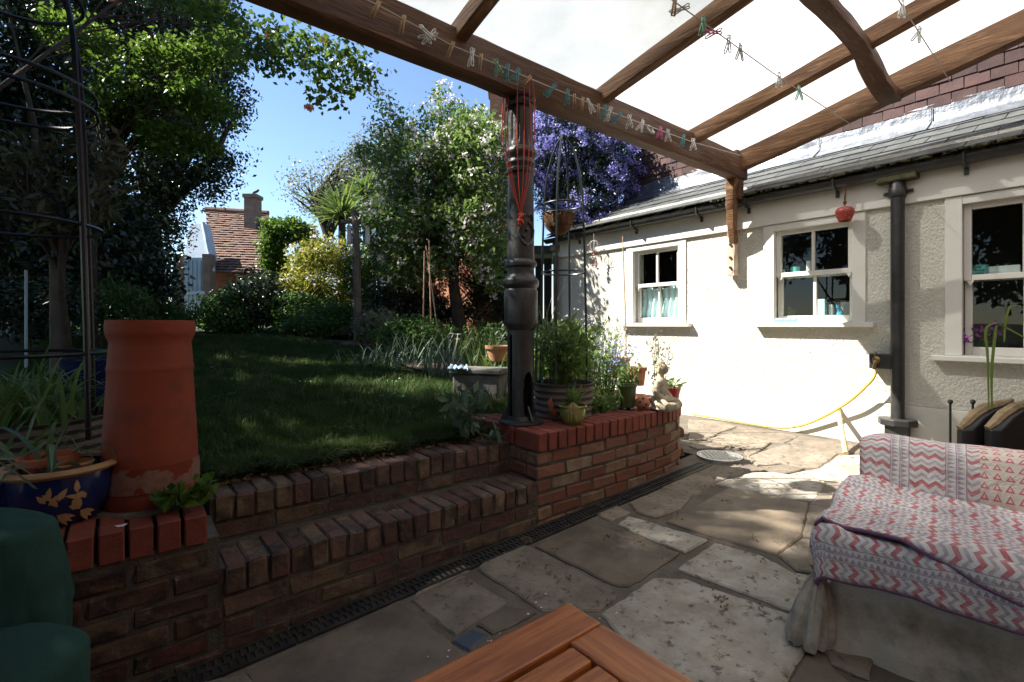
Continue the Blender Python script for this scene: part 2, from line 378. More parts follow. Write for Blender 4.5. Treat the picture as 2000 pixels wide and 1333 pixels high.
def mk_throw(panel=False):
    m, out = newmat('block_print_cloth_panel' if panel else 'block_print_cloth')
    tc = S.nt.nodes.new('ShaderNodeTexCoord'); sp = S.nt.nodes.new('ShaderNodeSeparateXYZ'); S.nt.links.new(tc.outputs['UV'], sp.inputs[0])
    wn = noise_tex(9, 3, .5, tc.outputs['UV'])
    K = 1.0 if panel else 1.25
    U = S(sp.outputs[0]) * K + (S(wn.outputs[0]) - .5) * .01; V = S(sp.outputs[1]) * K + (S(wn.outputs[0]) - .5) * .012
    def bands(U, V, base):
        p = V.mod(.172)
        zig = U.pp(.0165) * 1.15
        q = (U + V.pp(.021) * .95).mod(.068)
        inz = (p < .108)
        red = inz * (q < .02)
        pur = inz * (q > .036) * (q < .05)
        tri = (p > .114) * (p < .137) * ((p - .114) < (U.pp(.0105) * 2.1))
        tri2 = (p > .144) * (p < .167) * ((p - .144) < (U.pp(.0105) * 2.1))
        ln = ((p - .11).abs() < .0017) + ((p - .1405).abs() < .0017) + ((p - .17).abs() < .0017)
        wear = S(noise_tex(45, 4, .6, tc.outputs['UV']).outputs[0])
        c = mixc(red * (wear + .22), base, (.46, .06, .085)); c = mixc(pur * (wear + .05), c, (.3, .21, .26))
        c = mixc((tri + tri2) * (wear + .15), c, (.28, .18, .24)); return mixc(ln * .8, c, (.27, .17, .23))
    cloth = (.64, .61, .585)
    if panel:
        # a border of bands round a field of small pink triangles
        q = V.mod(.043); tw = (U + S.op('FLOOR', V / .043) * 0.0).mod(.034)
        a = (tw - .017).abs(); h = (q - .005) / .03
        inside = (q > .005) * (q < .033) * (a < (1.0 - h) * .013); core = (q > .011) * (q < .026) * (a < (.72 - h) * .011)
        field = mixc((inside - core) * .85, (.64, .57, .5), (.55, .07, .1))
        b1 = bands(V, U, cloth); b2 = bands(U, V + .02, cloth)
        edge = (U < .38); top = (V > .36)
        col = mixc(top, field, b2); col = mixc(edge, col, b1)
    else: col = bands(U, V, cloth)
    nb = noise_tex(260, 2, .5, tc.outputs['UV']); nf = noise_tex(14, 4, .6, tc.outputs['UV'], .8)
    h = S(nb.outputs[0]) * .08 + S(nf.outputs[0])
    b = princ(col, .95, 0, .1, bump(h.k, .7, .02)); S.nt.links.new(b.outputs[0], out.inputs[0]); return m
def mk_brickwall(name, c1, c2, mo, scale=1.0):
    m, out = newmat(name); v = coords('Object', False)
    sp = S.nt.nodes.new('ShaderNodeSeparateXYZ'); S.nt.links.new(v, sp.inputs[0])
    cb = S.nt.nodes.new('ShaderNodeCombineXYZ'); s = S(sp.outputs[0]) + S(sp.outputs[1]); S.nt.links.new(s.k, cb.inputs[0]); S.nt.links.new(sp.outputs[2], cb.inputs[1])
    t = S.nt.nodes.new('ShaderNodeTexBrick'); S.nt.links.new(cb.outputs[0], t.inputs['Vector'])
    for k, x in (('Color1', c1), ('Color2', c2), ('Mortar', mo)): t.inputs[k].default_value = (*x, 1)
    t.inputs['Scale'].default_value = scale; t.inputs['Brick Width'].default_value = .225; t.inputs['Row Height'].default_value = .075; t.inputs['Mortar Size'].default_value = .007
    n = noise_tex(5, 5, .6, v); hs = S.nt.nodes.new('ShaderNodeHueSaturation'); S.nt.links.new(t.outputs[0], hs.inputs['Color'])
    S.nt.links.new((S(n.outputs[0]) * .9 + .55).k, hs.inputs['Value'])
    b = princ(hs.outputs[0], .9, 0, .2, bump(t.outputs['Fac'], -.6, .01)); S.nt.links.new(b.outputs[0], out.inputs[0]); return m
M['poly'] = mk_poly(); M['poly_shaded'] = mk_poly('shade_dulled_polycarbonate', (.36, .375, .375), (.25, .262, .26)); M['glass'] = mk_glass(); M['throw'] = mk_throw(); M['panel'] = mk_throw(True)  # second sheet copy has the shade of the left bays put into its colour
M['brickwall'] = mk_brickwall('garden_brickwork', (.42, .15, .08), (.34, .12, .07), (.3, .26, .2))
M['purplehem'] = mat('purple_hem', (.2, .1, .17), (.14, .07, .13), 30, .95)

# ---------------------------------------------------------------- ground
def in_low(x, y): return y < 2.42 or (x > 3.55 and y < 4.6)
def axis(*pts):
    out = []
    for a, b, n in pts: out += list(np.linspace(a, b, n, endpoint=False))
    return out + [pts[-1][1]]
xs = axis((-300, -20, 8), (-20, -2, 18), (-2, 3.5, 30), (3.5, 3.56, 1), (3.56, 12, 24), (12, 300, 10))
ys = axis((-300, -5, 6), (-5, 2.40, 14), (2.40, 2.44, 1), (2.44, 14, 60), (14, 40, 26), (40, 400, 10))
g = MB(); nx, ny = len(xs), len(ys)
for y in ys:
    for x in xs:
        z = -.35 if in_low(x, y) else zl(y) - .03
        if not in_low(x, y): z += .035 * mnoise.noise(Vector((x * .9, y * .9, 3))) * min(1, max(0, y - 2.6))
        if x > 6 or x < -4: z -= 0
        g.v.append((x, y, z))
g.f = [(j * nx + i, j * nx + i + 1, (j + 1) * nx + i + 1, (j + 1) * nx + i) for j in range(ny - 1) for i in range(nx - 1)]
tag(g.build('ground', M['grassground'], smooth='all'), kind='structure')

# patio: mortar bed with flagstones lying proud of it
pm = MB(); px_, py_ = axis((-3.2, 4.95, 24)), axis((-2.4, 4.6, 20))
for y in py_:
    for x in px_: pm.v.append((x, y, zg(x) + .004 * mnoise.noise(Vector((x * 3, y * 3, 0)))))
n_ = len(px_)
pm.f = [(j * n_ + i, j * n_ + i + 1, (j + 1) * n_ + i + 1, (j + 1) * n_ + i) for j in range(len(py_) - 1) for i in range(n_ - 1)
        if not (py_[j] > 2.0 and px_[i] < 3.3)]
patio = pm.build('patio', M['pave_mortar'], smooth='all'); tag(patio, kind='structure')
FL = [
 ('dark', [(486, 1322), (780, 1181), (906, 1287), (720, 1480), (560, 1440)]),
 ('mid', [(360, 1352), (430, 1334), (480, 1325), (552, 1444), (420, 1520)]),
 ('mid', [(806, 1174), (904, 1126), (988, 1178), (886, 1239)]),
 ('blue', [(885, 1254), (924, 1230), (953, 1243), (914, 1271)]),
 ('dark', [(934, 1222), (992, 1186), (1046, 1201), (962, 1240)]),
 ('dark', [(925, 1284), (975, 1252), (1060, 1215), (1120, 1260), (1010, 1340), (960, 1320)]),
 ('mid', [(936, 1114), (945, 1102), (1020, 1067), (1065, 1085), (1206, 1165), (1168, 1195), (1060, 1194)]),
 ('dark', [(1047, 1070), (1146, 1026), (1326, 1084), (1227, 1148), (1209, 1148)]),
 ('light', [(1208, 1027), (1228, 1013), (1381, 1058), (1335, 1082)]),
 ('light', [(1325, 1114), (1397, 1065), (1488, 1090), (1545, 1122), (1640, 1146), (1660, 1200), (1592, 1212)]),
 ('light', [(1178, 1203), (1279, 1134), (1340, 1137), (1573, 1218), (1588, 1241), (1533, 1335), (1420, 1420), (1260, 1300)]),
 ('dark', [(1302, 1022), (1425, 957), (1577, 986), (1563, 1050), (1515, 1085)]),
 ('mid', [(1231, 985), (1290, 960), (1356, 967), (1326, 997), (1281, 1013), (1245, 1002)]),
 ('mid', [(1165, 1006), (1204, 990), (1227, 1004), (1192, 1020)]),
 ('mid', [(1291, 953), (1352, 923), (1388, 932), (1396, 951), (1353, 970)]),
 ('mid', [(1357, 921), (1390, 911), (1447, 913), (1452, 923), (1416, 937), (1368, 932)]),
 ('light', [(1397, 948), (1470, 927), (1515, 927), (1610, 945), (1589, 983), (1497, 968)]),
 ('mid', [(1346, 839), (1398, 851), (1379, 861), (1345, 862)]),
 ('mid', [(1346, 822), (1406, 825), (1438, 835), (1398, 849), (1345, 837)]),
 ('mid', [(1381, 861), (1427, 849), (1505, 866), (1479, 885), (1421, 873)]),
 ('mid', [(1346, 873), (1376, 864), (1418, 874), (1411, 879), (1360, 879)]),
 ('mid', [(1442, 835), (1482, 839), (1557, 853), (1532, 867), (1507, 864), (1430, 847)]),
 ('mid', [(1563, 854), (1601, 858), (1662, 867), (1690, 885), (1637, 886), (1535, 869)]),
 ('mid', [(1483, 886), (1532, 871), (1635, 888), (1598, 915), (1565, 915), (1529, 906)]),
 ('mid', [(1461, 896), (1480, 888), (1525, 907), (1478, 911)]),
 ('mid', [(1481, 916), (1532, 909), (1570, 918), (1534, 926), (1500, 924)]),
 ('light', [(1540, 928), (1600, 918), (1641, 890), (1700, 892), (1740, 930), (1640, 942)]),
 ('mid', [(1582, 990), (1612, 948), (1740, 940), (1800, 1010), (1640, 1060), (1570, 1050)]),
 ('mid', [(1524, 1088), (1568, 1058), (1650, 1068), (1660, 1130), (1555, 1117)]),
 ('mid', [(1597, 1245), (1625, 1225), (1700, 1260), (1690, 1330), (1625, 1300)]),
 ('dark', [(1545, 1334), (1596, 1252), (1622, 1305), (1660, 1340), (1600, 1400)]),
 ('mid', [(1640, 1350), (1700, 1335), (1800, 1400), (1700, 1500)]),
 ('mid', [(806, 1168), (850, 1130), (905, 1105), (925, 1112), (900, 1122)]),
 ('mid', [(1460, 895), (1456, 885), (1466, 878), (1478, 886)]),
]
FM = {'dark': 'flag_dark', 'mid': 'flag_mid', 'light': 'flag_light', 'blue': 'slate_blue'}
def flag(poly, mk, rd):
    c = sum(poly, Vector((0, 0))) / len(poly); pts = []
    n = len(poly)
    for i in range(n):
        a, b = poly[i], poly[(i + 1) % n]; k = max(3, int((b - a).length / .034)); nr = Vector((b.y - a.y, a.x - b.x)).normalized()
        for j in range(k):
            t = j / k; p = a.lerp(b, t)
            p = p + nr * (rd.uniform(-.004, .004) + .006 * mnoise.noise(Vector((p.x * 7, p.y * 7, n))) + .007)
            if j == 0: p = p + (p - c).normalized() * .002
            pts.append(p)
    m = MB(); n = len(pts); h = rd.uniform(.006, .015); tl = (rd.uniform(-.006, .006), rd.uniform(-.006, .006))
    def zz(p, k): return zg(p.x) + k + (p.x - c.x) * tl[0] + (p.y - c.y) * tl[1]
    ins = [p.lerp(c, min(.3, .009 / max(.02, (p - c).length))) for p in pts]
    m.v = [(p.x, p.y, zg(p.x) - .02) for p in pts] + [(p.x, p.y, zz(p, h - .006)) for p in pts] + [(p.x, p.y, zz(p, h)) for p in ins] + [(c.x, c.y, zz(c, h))]
    for i in range(n):
        j = (i + 1) % n; m.f += [(i, j, n + j, n + i), (n + i, n + j, 2 * n + j, 2 * n + i), (2 * n + i, 2 * n + j, 3 * n)]
    m.build('flagstone', M[FM[mk]], patio)
rd = random.Random(3)
for mk, pl in FL:
    P2 = [at_g(x, y).to_2d() for x, y in pl]
    ar = sum(P2[i].x * P2[(i + 1) % len(P2)].y - P2[(i + 1) % len(P2)].x * P2[i].y for i in range(len(P2)))
    if ar < 0: P2.reverse()
    flag(P2, mk, rd)
# more paving of the same sort under the table and chairs, outside the picture
for i in range(6):
    for j in range(4):
        x0 = -2.9 + i * .72 + rd.uniform(-.03, .03); y0 = -1.9 + j * .58
        if x0 > .75 and y0 > -.2: continue
        q = [Vector((x0 + .03, y0 + .02)), Vector((x0 + .68, y0 + .03)), Vector((x0 + .67, y0 + .54)), Vector((x0 + .02, y0 + .55))]
        flag(q, rd.choice(['mid', 'dark', 'light']), rd)
for i in range(7):
    x0 = -2.6 + i * .4
    if x0 < .0: flag([Vector((x0, .5)), Vector((x0 + .36, .49)), Vector((x0 + .37, 1.85)), Vector((x0 + .01, 1.84))], 'mid', rd)

# ---------------------------------------------------------------- brickwork
import bmesh
BC = {}
def brick_mesh(l, d, h, mk, var):
    """l along X, d along Y, h along Z; softened arrises"""
    key = (round(l, 3), round(d, 3), round(h, 3), mk, var)
    if key in BC: return BC[key]
    bm = bmesh.new(); bmesh.ops.create_cube(bm, size=1)
    for v in bm.verts: v.co = Vector((v.co.x * l, v.co.y * d, v.co.z * h))
    bmesh.ops.bevel(bm, geom=list(bm.edges), offset=.0045 if mk == 'brick_red' else (.008 if mk == 'brick_step' else .008), segments=1, affect='EDGES', profile=.5)
    rr = random.Random(var * 7 + int(l * 1000)); a = .0012 if mk == 'brick_red' else (.0045 if mk == 'brick_step' else .004)
    for v in bm.verts: v.co += Vector((rr.uniform(-a, a), rr.uniform(-a, a), rr.uniform(-a, a)))
    me = bpy.data.meshes.new('brick'); bm.to_mesh(me); bm.free(); me.materials.append(M[mk]); BC[key] = me; return me
def orient(p, t, tilt=0.0, roll=0.0):
    t = Vector((t.x, t.y, 0)).normalized()
    return Matrix.Translation(p) @ Matrix.Rotation(math.atan2(t.y, t.x), 4, 'Z') @ Matrix.Rotation(tilt, 4, 'Y') @ Matrix.Rotation(roll, 4, 'X')
class Path:
    def __init__(s, pts):
        s.p = [Vector((p[0], p[1])) for p in pts]; s.c = [0]
        for a, b in zip(s.p, s.p[1:]): s.c.append(s.c[-1] + (b - a).length)
        s.L = s.c[-1]
    def at(s, d):
        d = min(max(d, 0), s.L - 1e-6)
        for i in range(len(s.p) - 1):
            if d <= s.c[i + 1]:
                t = (s.p[i + 1] - s.p[i]); return s.p[i] + t * ((d - s.c[i]) / t.length), t.normalized()
rb = random.Random(11)
def courses(par, path, z0, n, mk, L=.215, h=.065, jt=.011, dep=.1, d0=0, d1=None, name='brick', closers=True):
    """stretcher courses up the face; path runs with the face on its right-hand side"""
    d1 = path.L if d1 is None else d1
    for c in range(n):
        z = z0 + c * (h + jt) + h / 2; d = d0 if c % 2 == 0 else d0 - L / 2
        while d < d1 - .03:
            a = max(d, d0); b = min(d + L, d1)
            if b - a > .035:
                p, t = path.at((a + b) / 2); nrm = Vector((t.y, -t.x)); me = brick_mesh(b - a, dep, h, mk, rb.randrange(4))
                q = p - nrm * (dep / 2 + rb.uniform(0, .006))
                put(name, me, par, orient(Vector((q.x, q.y, z + rb.uniform(-.002, .002))), t, rb.uniform(-.008, .008)))
            d += L + jt
def copings(par, path, ztop, mk, w=.065, jt=.011, dep=.215, h=.1025, d0=0, d1=None, over=0.0, wob=.004, name='coping_brick'):
    d1 = path.L if d1 is None else d1; d = d0
    while d < d1 - w * .6:
        p, t = path.at(d + w / 2); nrm = Vector((t.y, -t.x)); me = brick_mesh(w, dep, h, mk, rb.randrange(4))
        q = p - nrm * (dep / 2 - over) + nrm * rb.uniform(-wob, wob)
        put(name, me, par, orient(Vector((q.x, q.y, ztop - h / 2 + rb.uniform(-wob, wob) * .7)), t, 0, rb.uniform(-.012, .012))); d += w + jt
YF = 2.02                                              # face of the retaining walls
# left wall
lw = thing('retaining_wall', 'old brick retaining wall with red brick coping under the chimney pot', 'wall', (-.6, YF, 0))
pth = Path([(-1.9, YF), (.28, YF)])
MB().bb((-1.9, YF + .011, -.3), (.272, YF + .4, .36)).build('mortar', M['mortar'], lw)
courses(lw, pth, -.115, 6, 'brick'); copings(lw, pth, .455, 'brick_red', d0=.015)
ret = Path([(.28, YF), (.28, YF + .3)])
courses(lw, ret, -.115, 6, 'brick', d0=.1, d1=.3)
# steps
st = thing('garden_steps', 'two worn brick steps climbing from the patio to the lawn', 'steps', (1.04, YF, 0))
MB().bb((.272, YF + .008, -.3), (1.81, YF + .3, .242)).build('mortar', M['mortar'], st)
MB().bb((.272, YF + .257, .1), (1.81, YF + .55, .421)).build('mortar', M['mortar'], st)
s1 = Path([(.285, YF), (1.795, YF)]); s2 = Path([(.285, YF + .25), (1.795, YF + .25)])
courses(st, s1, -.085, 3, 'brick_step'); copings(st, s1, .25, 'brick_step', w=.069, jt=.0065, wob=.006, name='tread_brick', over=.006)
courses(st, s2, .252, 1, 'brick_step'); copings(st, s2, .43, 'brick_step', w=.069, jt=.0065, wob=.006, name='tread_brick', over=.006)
# right wall, curving back at its far end
cp = [at_z(x, y, .517).to_2d() for x, y in ((1084, 845), (1124, 833.5), (1159, 826), (1207, 817), (1267, 806), (1318, 792), (1338, 779))]
y0 = YF
pts = [Vector((1.8, y0))] + [Vector((p.x, max(y0, p.y))) for p in cp]
pts = [pts[0], Vector((2.3, y0 - .005)), Vector((2.75, y0 + .005)), Vector((3.1, y0 + .03)), Vector((3.3, y0 + .075)), Vector((3.45, y0 + .16)), Vector((3.54, y0 + .28)), Vector((3.58, y0 + .45)), Vector((3.58, 4.4))]
rwp = Path(pts)
rw = thing('retaining_wall', 'warm brick planting bed wall with red coping curving back toward the white house', 'wall', (2.6, YF, 0))
ip = []
for i in range(61):
    p, t = rwp.at(rwp.L * i / 60); nrm = Vector((t.y, -t.x)); ip.append((p - nrm * .012, p - nrm * .2))
m_ = MB(); k_ = len(ip)
for a, b in ip: m_.v += [(a.x, a.y, -.2), (a.x, a.y, .43), (b.x, b.y, .43), (b.x, b.y, -.2)]
for i in range(k_ - 1):
    for k in range(4): m_.f.append((i * 4 + k, i * 4 + (k + 1) % 4, (i + 1) * 4 + (k + 1) % 4, (i + 1) * 4 + k))
m_.build('mortar', M['mortar'], rw)
MB().bb((1.812, YF + .02, -.2), (2.3, YF + .52, .425)).build('mortar', M['mortar'], rw)
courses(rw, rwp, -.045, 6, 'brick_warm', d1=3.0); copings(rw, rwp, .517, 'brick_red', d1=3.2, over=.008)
rt = Path([(1.8, YF + .5), (1.8, YF)])
courses(rw, rt, -.045, 6, 'brick_warm', d0=0, d1=.39)
copings(rw, Path([(1.8, YF + .228), (2.3, YF + .228)]), .517, 'brick_red', d1=.5)
copings(rw, Path([(1.8, YF + .456), (2.05, YF + .456)]), .515, 'brick_red', d1=.25)
# drain channel
dr = thing('drainage_channel', 'black slotted drain channel along the foot of the brick walls', 'drain', (1.2, 1.94, 0))
for k in range(9):
    x0, x1 = -.95 + k * .485, -.95 + k * .485 + .478; m_ = MB()
    def bar(xa, xb, ya, yb, zt=.012, zb=-.012):
        m_.add([(xa, ya, zg(xa) + zb), (xb, ya, zg(xb) + zb), (xb, yb, zg(xb) + zb), (xa, yb, zg(xa) + zb), (xa, ya, zg(xa) + zt), (xb, ya, zg(xb) + zt), (xb, yb, zg(xb) + zt), (xa, yb, zg(xa) + zt)],
               [(3, 2, 1, 0), (4, 5, 6, 7), (0, 1, 5, 4), (1, 2, 6, 5), (2, 3, 7, 6), (3, 0, 4, 7)])
    bar(x0, x1, 1.893, 1.908); bar(x0, x1, 1.993, 2.008); bar(x0, x1, 1.946, 1.955, .0115)
    q = x0 + .004
    while q < x1 - .01:
        bar(q, q + .011, 1.9085, 1.9455, .011); bar(q + .013, min(q + .024, x1), 1.9555, 1.9925, .011); q += .0265
    bar(x0, x1, 1.9085, 1.9925, .0055, .0045)
    m_.build('grate', M['drain'], dr)
# round inspection cover
c = at_g(1405, 893); mc = thing('manhole_cover', 'round galvanised inspection cover set in the paving', 'manhole cover', c)
MB().lathe([(.0, .012), (.15, .012), (.152, .010), (.152, -.02)], c, 40).build('cover', M['steel'], mc)
MB().lathe([(.155, -.01), (.155, .013), (.168, .013), (.168, -.01)], c, 40).build('rim', M['steel'], mc)
t_ = MB()
for i in range(-6, 7):
    for j in range(-6, 7):
        if math.hypot(i, j) * .022 < .135: t_.box(c + Vector((i * .022, j * .022, .0135)), (.016, .005, .003), Matrix.Rotation(R(90 * ((i + j) % 2)), 3, 'Z'))
t_.build('tread_pattern', M['steel'], mc)

# ---------------------------------------------------------------- white house
XW = 4.85
hs = thing('white_house', 'white roughcast house with slate lean-to roof and sash windows', 'house', (XW, 2.2, 0))
WINS = [(3.07, 3.71, 1.15, 2.035), (1.41, 2.07, 1.15, 2.035), (.08, .74, .90, 2.035)]
ycut = sorted({-1.4, 5.08, *[a for w_ in WINS for a in w_[:2]]}); zcut = [.49, .90, 1.15, 2.035, 2.5]
wl = MB()
for i in range(len(ycut) - 1):
    for j in range(len(zcut) - 1):
        a, b, c0, c1 = ycut[i], ycut[i + 1], zcut[j], zcut[j + 1]
        if any(a >= w_[0] - .001 and b <= w_[1] + .001 and c0 >= w_[2] - .001 and c1 <= w_[3] + .001 for w_ in WINS): continue
        wl.add([(XW, a, c0), (XW, b, c0), (XW, b, c1), (XW, a, c1)], [(0, 3, 2, 1)])
for a, b, c0, c1 in WINS:                              # reveals
    for (p, q) in (((a, c0), (a, c1)), ((a, c1), (b, c1)), ((b, c1), (b, c0)), ((b, c0), (a, c0))):
        wl.add([(XW, *p), (XW, *q), (XW + .22, *q), (XW + .22, *p)], [(0, 1, 2, 3)])
wl.add([(XW, 5.08, -.3), (XW + 2.5, 5.08, -.3), (XW + 2.5, 5.08, 2.5), (XW, 5.08, 2.5)], [(0, 3, 2, 1)])
wl.build('wall', M['render'], hs)
MB().bb((XW - .012, -1.4, -.2), (XW + .1, 5.07, .487)).build('plinth', M['plinth'], hs, bevel=.006)
MB().bb((XW - .03, -1.4, 2.08), (XW + .05, 5.1, 2.33)).build('fascia', M['white'], hs, bevel=.004)
# rooms behind the panes
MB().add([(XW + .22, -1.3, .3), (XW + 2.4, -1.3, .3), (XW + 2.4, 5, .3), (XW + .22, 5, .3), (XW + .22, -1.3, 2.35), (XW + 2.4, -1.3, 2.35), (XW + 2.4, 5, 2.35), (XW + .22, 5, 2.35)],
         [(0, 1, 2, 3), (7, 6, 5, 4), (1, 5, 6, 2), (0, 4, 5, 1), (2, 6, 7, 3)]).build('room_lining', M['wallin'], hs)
WL = ['sash window with pale blue half curtains', 'sash window with mug and bottles on its ledge', 'large sash window beside the black downpipe']
for wi, (a, b, c0, c1) in enumerate(WINS):
    f = MB(); fw = .085
    f.bb((XW - .014, a - fw, c0 - .005), (XW + .04, a + .012, c1 + .04)); f.bb((XW - .014, b - .012, c0 - .005), (XW + .04, b + fw, c1 + .04))
    f.bb((XW - .012, a + .013, c1 - .02), (XW + .04, b - .013, c1 + .039))
    fo = f.build('window', M['white'], hs, bevel=.004); fo['label'] = WL[wi]
    sl_ = MB().bb((XW - .075, a - fw - .07, c0 - .045), (XW + .1, b + fw + .07, c0 - .006)).build('sill', M['white'], fo, bevel=.006)
    mid = (c0 + c1) / 2 + .005; my = (a + b) / 2
    for k, (z0, z1, xo) in enumerate(((c0, mid + .02, .075), (mid - .02, c1 - .02, .035))):
        s_ = MB(); x0, x1 = XW + xo, XW + xo + .035; t = .042
        s_.bb((x0, a + .014, z0), (x1, a + .014 + t, z1)); s_.bb((x0, b - .014 - t, z0), (x1, b - .014, z1))
        s_.bb((x0 + .001, a + .0145 + t, z0), (x1 - .001, b - .0145 - t, z0 + (.06 if k == 0 else .04))); s_.bb((x0 + .001, a + .0145 + t, z1 - .04), (x1 - .001, b - .0145 - t, z1))
        s_.bb((x0 + .004, my - .013, z0 + (.0605 if k == 0 else .0405)), (x1 - .004, my + .013, z1 - .0405))
        s_.build('sash', M['white'], fo, bevel=.003)
        for (p0, p1) in ((a + .05, my), (my, b - .05)):
            MB().add([(x0 + .02, p0, z0 + .03), (x0 + .02, p1, z0 + .03), (x0 + .02, p1, z1 - .03), (x0 + .02, p0, z1 - .03)], [(0, 3, 2, 1)]).build('pane', M['glass'], fo)
    h_ = MB()
    for yy in (a + .05, b - .05):
        h_.add([(XW + .034, yy - .02, mid - .021), (XW + .034, yy + .02, mid - .021), (XW + .072, yy + .02, mid - .021), (XW + .072, yy - .02, mid - .021), (XW + .034, yy, mid - .06), (XW + .06, yy, mid - .06)],
               [(0, 1, 2, 3), (0, 4, 1), (1, 4, 5, 2), (2, 5, 3), (3, 5, 4, 0)])
    h_.build('sash_horn', M['white'], fo)
# slate roof
RB, RT = Vector((4.70, 0, 2.375)), Vector((5.72, 0, 2.905)); rdir = (RT - RB); rl = rdir.length; rdir.normalize(); rn = Vector((-rdir.z, 0, rdir.x))
rf = MB().add([(RB.x, -1.4, RB.z - .02), (RT.x, -1.4, RT.z - .02), (RT.x, 5.15, RT.z - .02), (RB.x, 5.15, RB.z - .02)], [(0, 1, 2, 3), (3, 2, 1, 0)]).build('roof', M['moss'], hs)
SLM = []
for k in range(4):
    rr = random.Random(k); m_ = MB(); w_ = .142; l_ = .36
    pr = [(-w_, 0), (-w_ + .008, -.003 + rr.uniform(-.004, .004)), (0, rr.uniform(-.003, .003)), (w_ - rr.uniform(.004, .03), rr.uniform(-.002, .006)), (w_, rr.uniform(.004, .02)), (w_, l_), (-w_, l_)]
    m_.prism([(p[0], p[1]) for p in pr], 0, .01); SLM.append(m_.mesh('slate', M['slate']))
rr = random.Random(5); exp_ = .225
for r_ in range(5):
    y = -1.2 + (r_ % 2) * .145
    while y < 5.15:
        p = RB + rdir * (r_ * exp_ - .01) + Vector((0, y, 0)) + rn * (.004 + rr.uniform(0, .004))
        ln_ = min(.36, rl - r_ * exp_ + .02)
        bx, by = Vector((0, -1, 0)), rdir
        nn = bx.cross(by); tl = .045
        by2 = (by - nn * tl * (1 if nn.z > 0 else -1)).normalized(); n2 = bx.cross(by2)
        M4 = Matrix(((bx.x, by2.x, n2.x, p.x), (bx.y, by2.y, n2.y, p.y), (bx.z, by2.z, n2.z, p.z), (0, 0, 0, 1)))
        p2 = p + n2 * .014
        M4.translation = p2
        put('slate', SLM[rr.randrange(4)], rf, M4 @ Matrix.Rotation(rr.uniform(-.012, .012), 4, 'Z') @ Matrix.Diagonal((1, ln_ / .36, 1, 1))); y += .292
# gutter, brackets
gt = MB(); yy = np.linspace(-1.4, 5.15, 30); prof = [(-.058 * math.cos(a), -.058 * math.sin(a)) for a in np.linspace(0, math.pi, 9)] + [(.05 * math.cos(a), -.05 * math.sin(a)) for a in np.linspace(0, math.pi, 9)]
for y in yy:
    for (a, b) in prof: gt.v.append((4.755 + a, y, 2.345 + b))
np_ = len(prof)
for i in range(len(yy) - 1):
    for k in range(np_): gt.f.append((i * np_ + k, (i + 1) * np_ + k, (i + 1) * np_ + (k + 1) % np_, i * np_ + (k + 1) % np_))
go = gt.build('gutter', M['iron'], hs, smooth=True)
for y in (4.55, 3.62, 2.78, 2.28, 1.52, .7, -.2):
    b_ = MB(); b_.tube([(4.695, y, 2.36), (4.70, y, 2.30), (4.745, y, 2.275), (4.80, y, 2.275), (4.822, y, 2.25)], .011, 6); b_.box((4.815, y, 2.245), (.03, .026, .05)); b_.build('gutter_bracket', M['iron'], go)
# moss and debris along the slate edge
mo = MB(); rr = random.Random(8)
for i in range(170):
    y = rr.uniform(-1, 2.6); mo.box((4.70 + rr.uniform(-.02, .03), y, 2.378 + rr.uniform(0, .012)), (rr.uniform(.01, .035), rr.uniform(.02, .09), rr.uniform(.006, .02)), Matrix.Rotation(rr.uniform(0, 3), 3, 'Z'))
tag(mo.build('gutter_moss', M['moss'], hs), kind='stuff')
# lead flashing in lapped lengths
fl = MB(); ny_ = 110
for i in range(ny_ + 1):
    y = -1.4 + i * (4.5 + 1.4) / ny_; top = 3.09 + .018 * math.sin(y * 2.3) + .01 * math.sin(y * 7)
    for k, (dx, z) in enumerate(((-.16, 2.845), (-.03, 2.925), (0, 2.955), (-.002, 3.02), (0, top))):
        fl.v.append((5.69 + dx + .006 * mnoise.noise(Vector((y * 6, k, 0))), y, z + .006 * mnoise.noise(Vector((y * 4, k, 5)))))
fl.f = [(i * 5 + k, i * 5 + k + 1, (i + 1) * 5 + k + 1, (i + 1) * 5 + k) for i in range(ny_) for k in range(4)]
fo = fl.build('lead_flashing', M['lead'], hs, smooth='all')
for y in (.2, 1.05, 1.95, 2.8, 3.7):
    MB().add([(5.68, y, 2.95), (5.68, y + .03, 2.95), (5.682, y + .03, 3.08), (5.682, y, 3.08)], [(0, 1, 2, 3)]).tube([(5.53, y + .015, 2.853), (5.66, y + .015, 2.935), (5.683, y + .015, 2.96), (5.683, y + .015, 3.08)], .006, 5).build('lap_roll', M['lead'], fo)
# tile-hung upper storey
MB().bb((5.72, -1.4, 2.8), (8, 4.35, 6.2)).build('upper_wall', M['dark'], hs)
ht = bpy.data.objects['upper_wall']
TM = []
for k in range(4):
    rr = random.Random(k + 40); m_ = MB(); m_.box((0, 0, .0), (.012, .158, .125 + rr.uniform(-.002, .002))); m_.v = [(x + rr.uniform(-.002, .002), y + rr.uniform(-.002, .002), z + rr.uniform(-.002, .002)) for x, y, z in m_.v]
    TM.append(m_.mesh('hanging_tile', M['tile']))
rr = random.Random(2); far = MB()
for r_ in range(28):
    y = -1.3 + (r_ % 2) * .0825
    while y < 4.4:
        p = Vector((5.702 - rr.uniform(0, .006), y, 3.14 + r_ * .102 + rr.uniform(-.003, .003)))
        if r_ < 8 and y > .1: put('hanging_tile', TM[rr.randrange(4)], ht, Matrix.Translation(p) @ Matrix.Rotation(.09, 4, 'Y') @ Matrix.Rotation(rr.uniform(-.012, .012), 4, 'X'))
        else: far.box(p, (.012, .158, .125), Matrix.Rotation(.09, 3, 'Y'))
        y += .165
tag(far.build('upper_hanging_tiles', M['tile'], ht), kind='stuff')
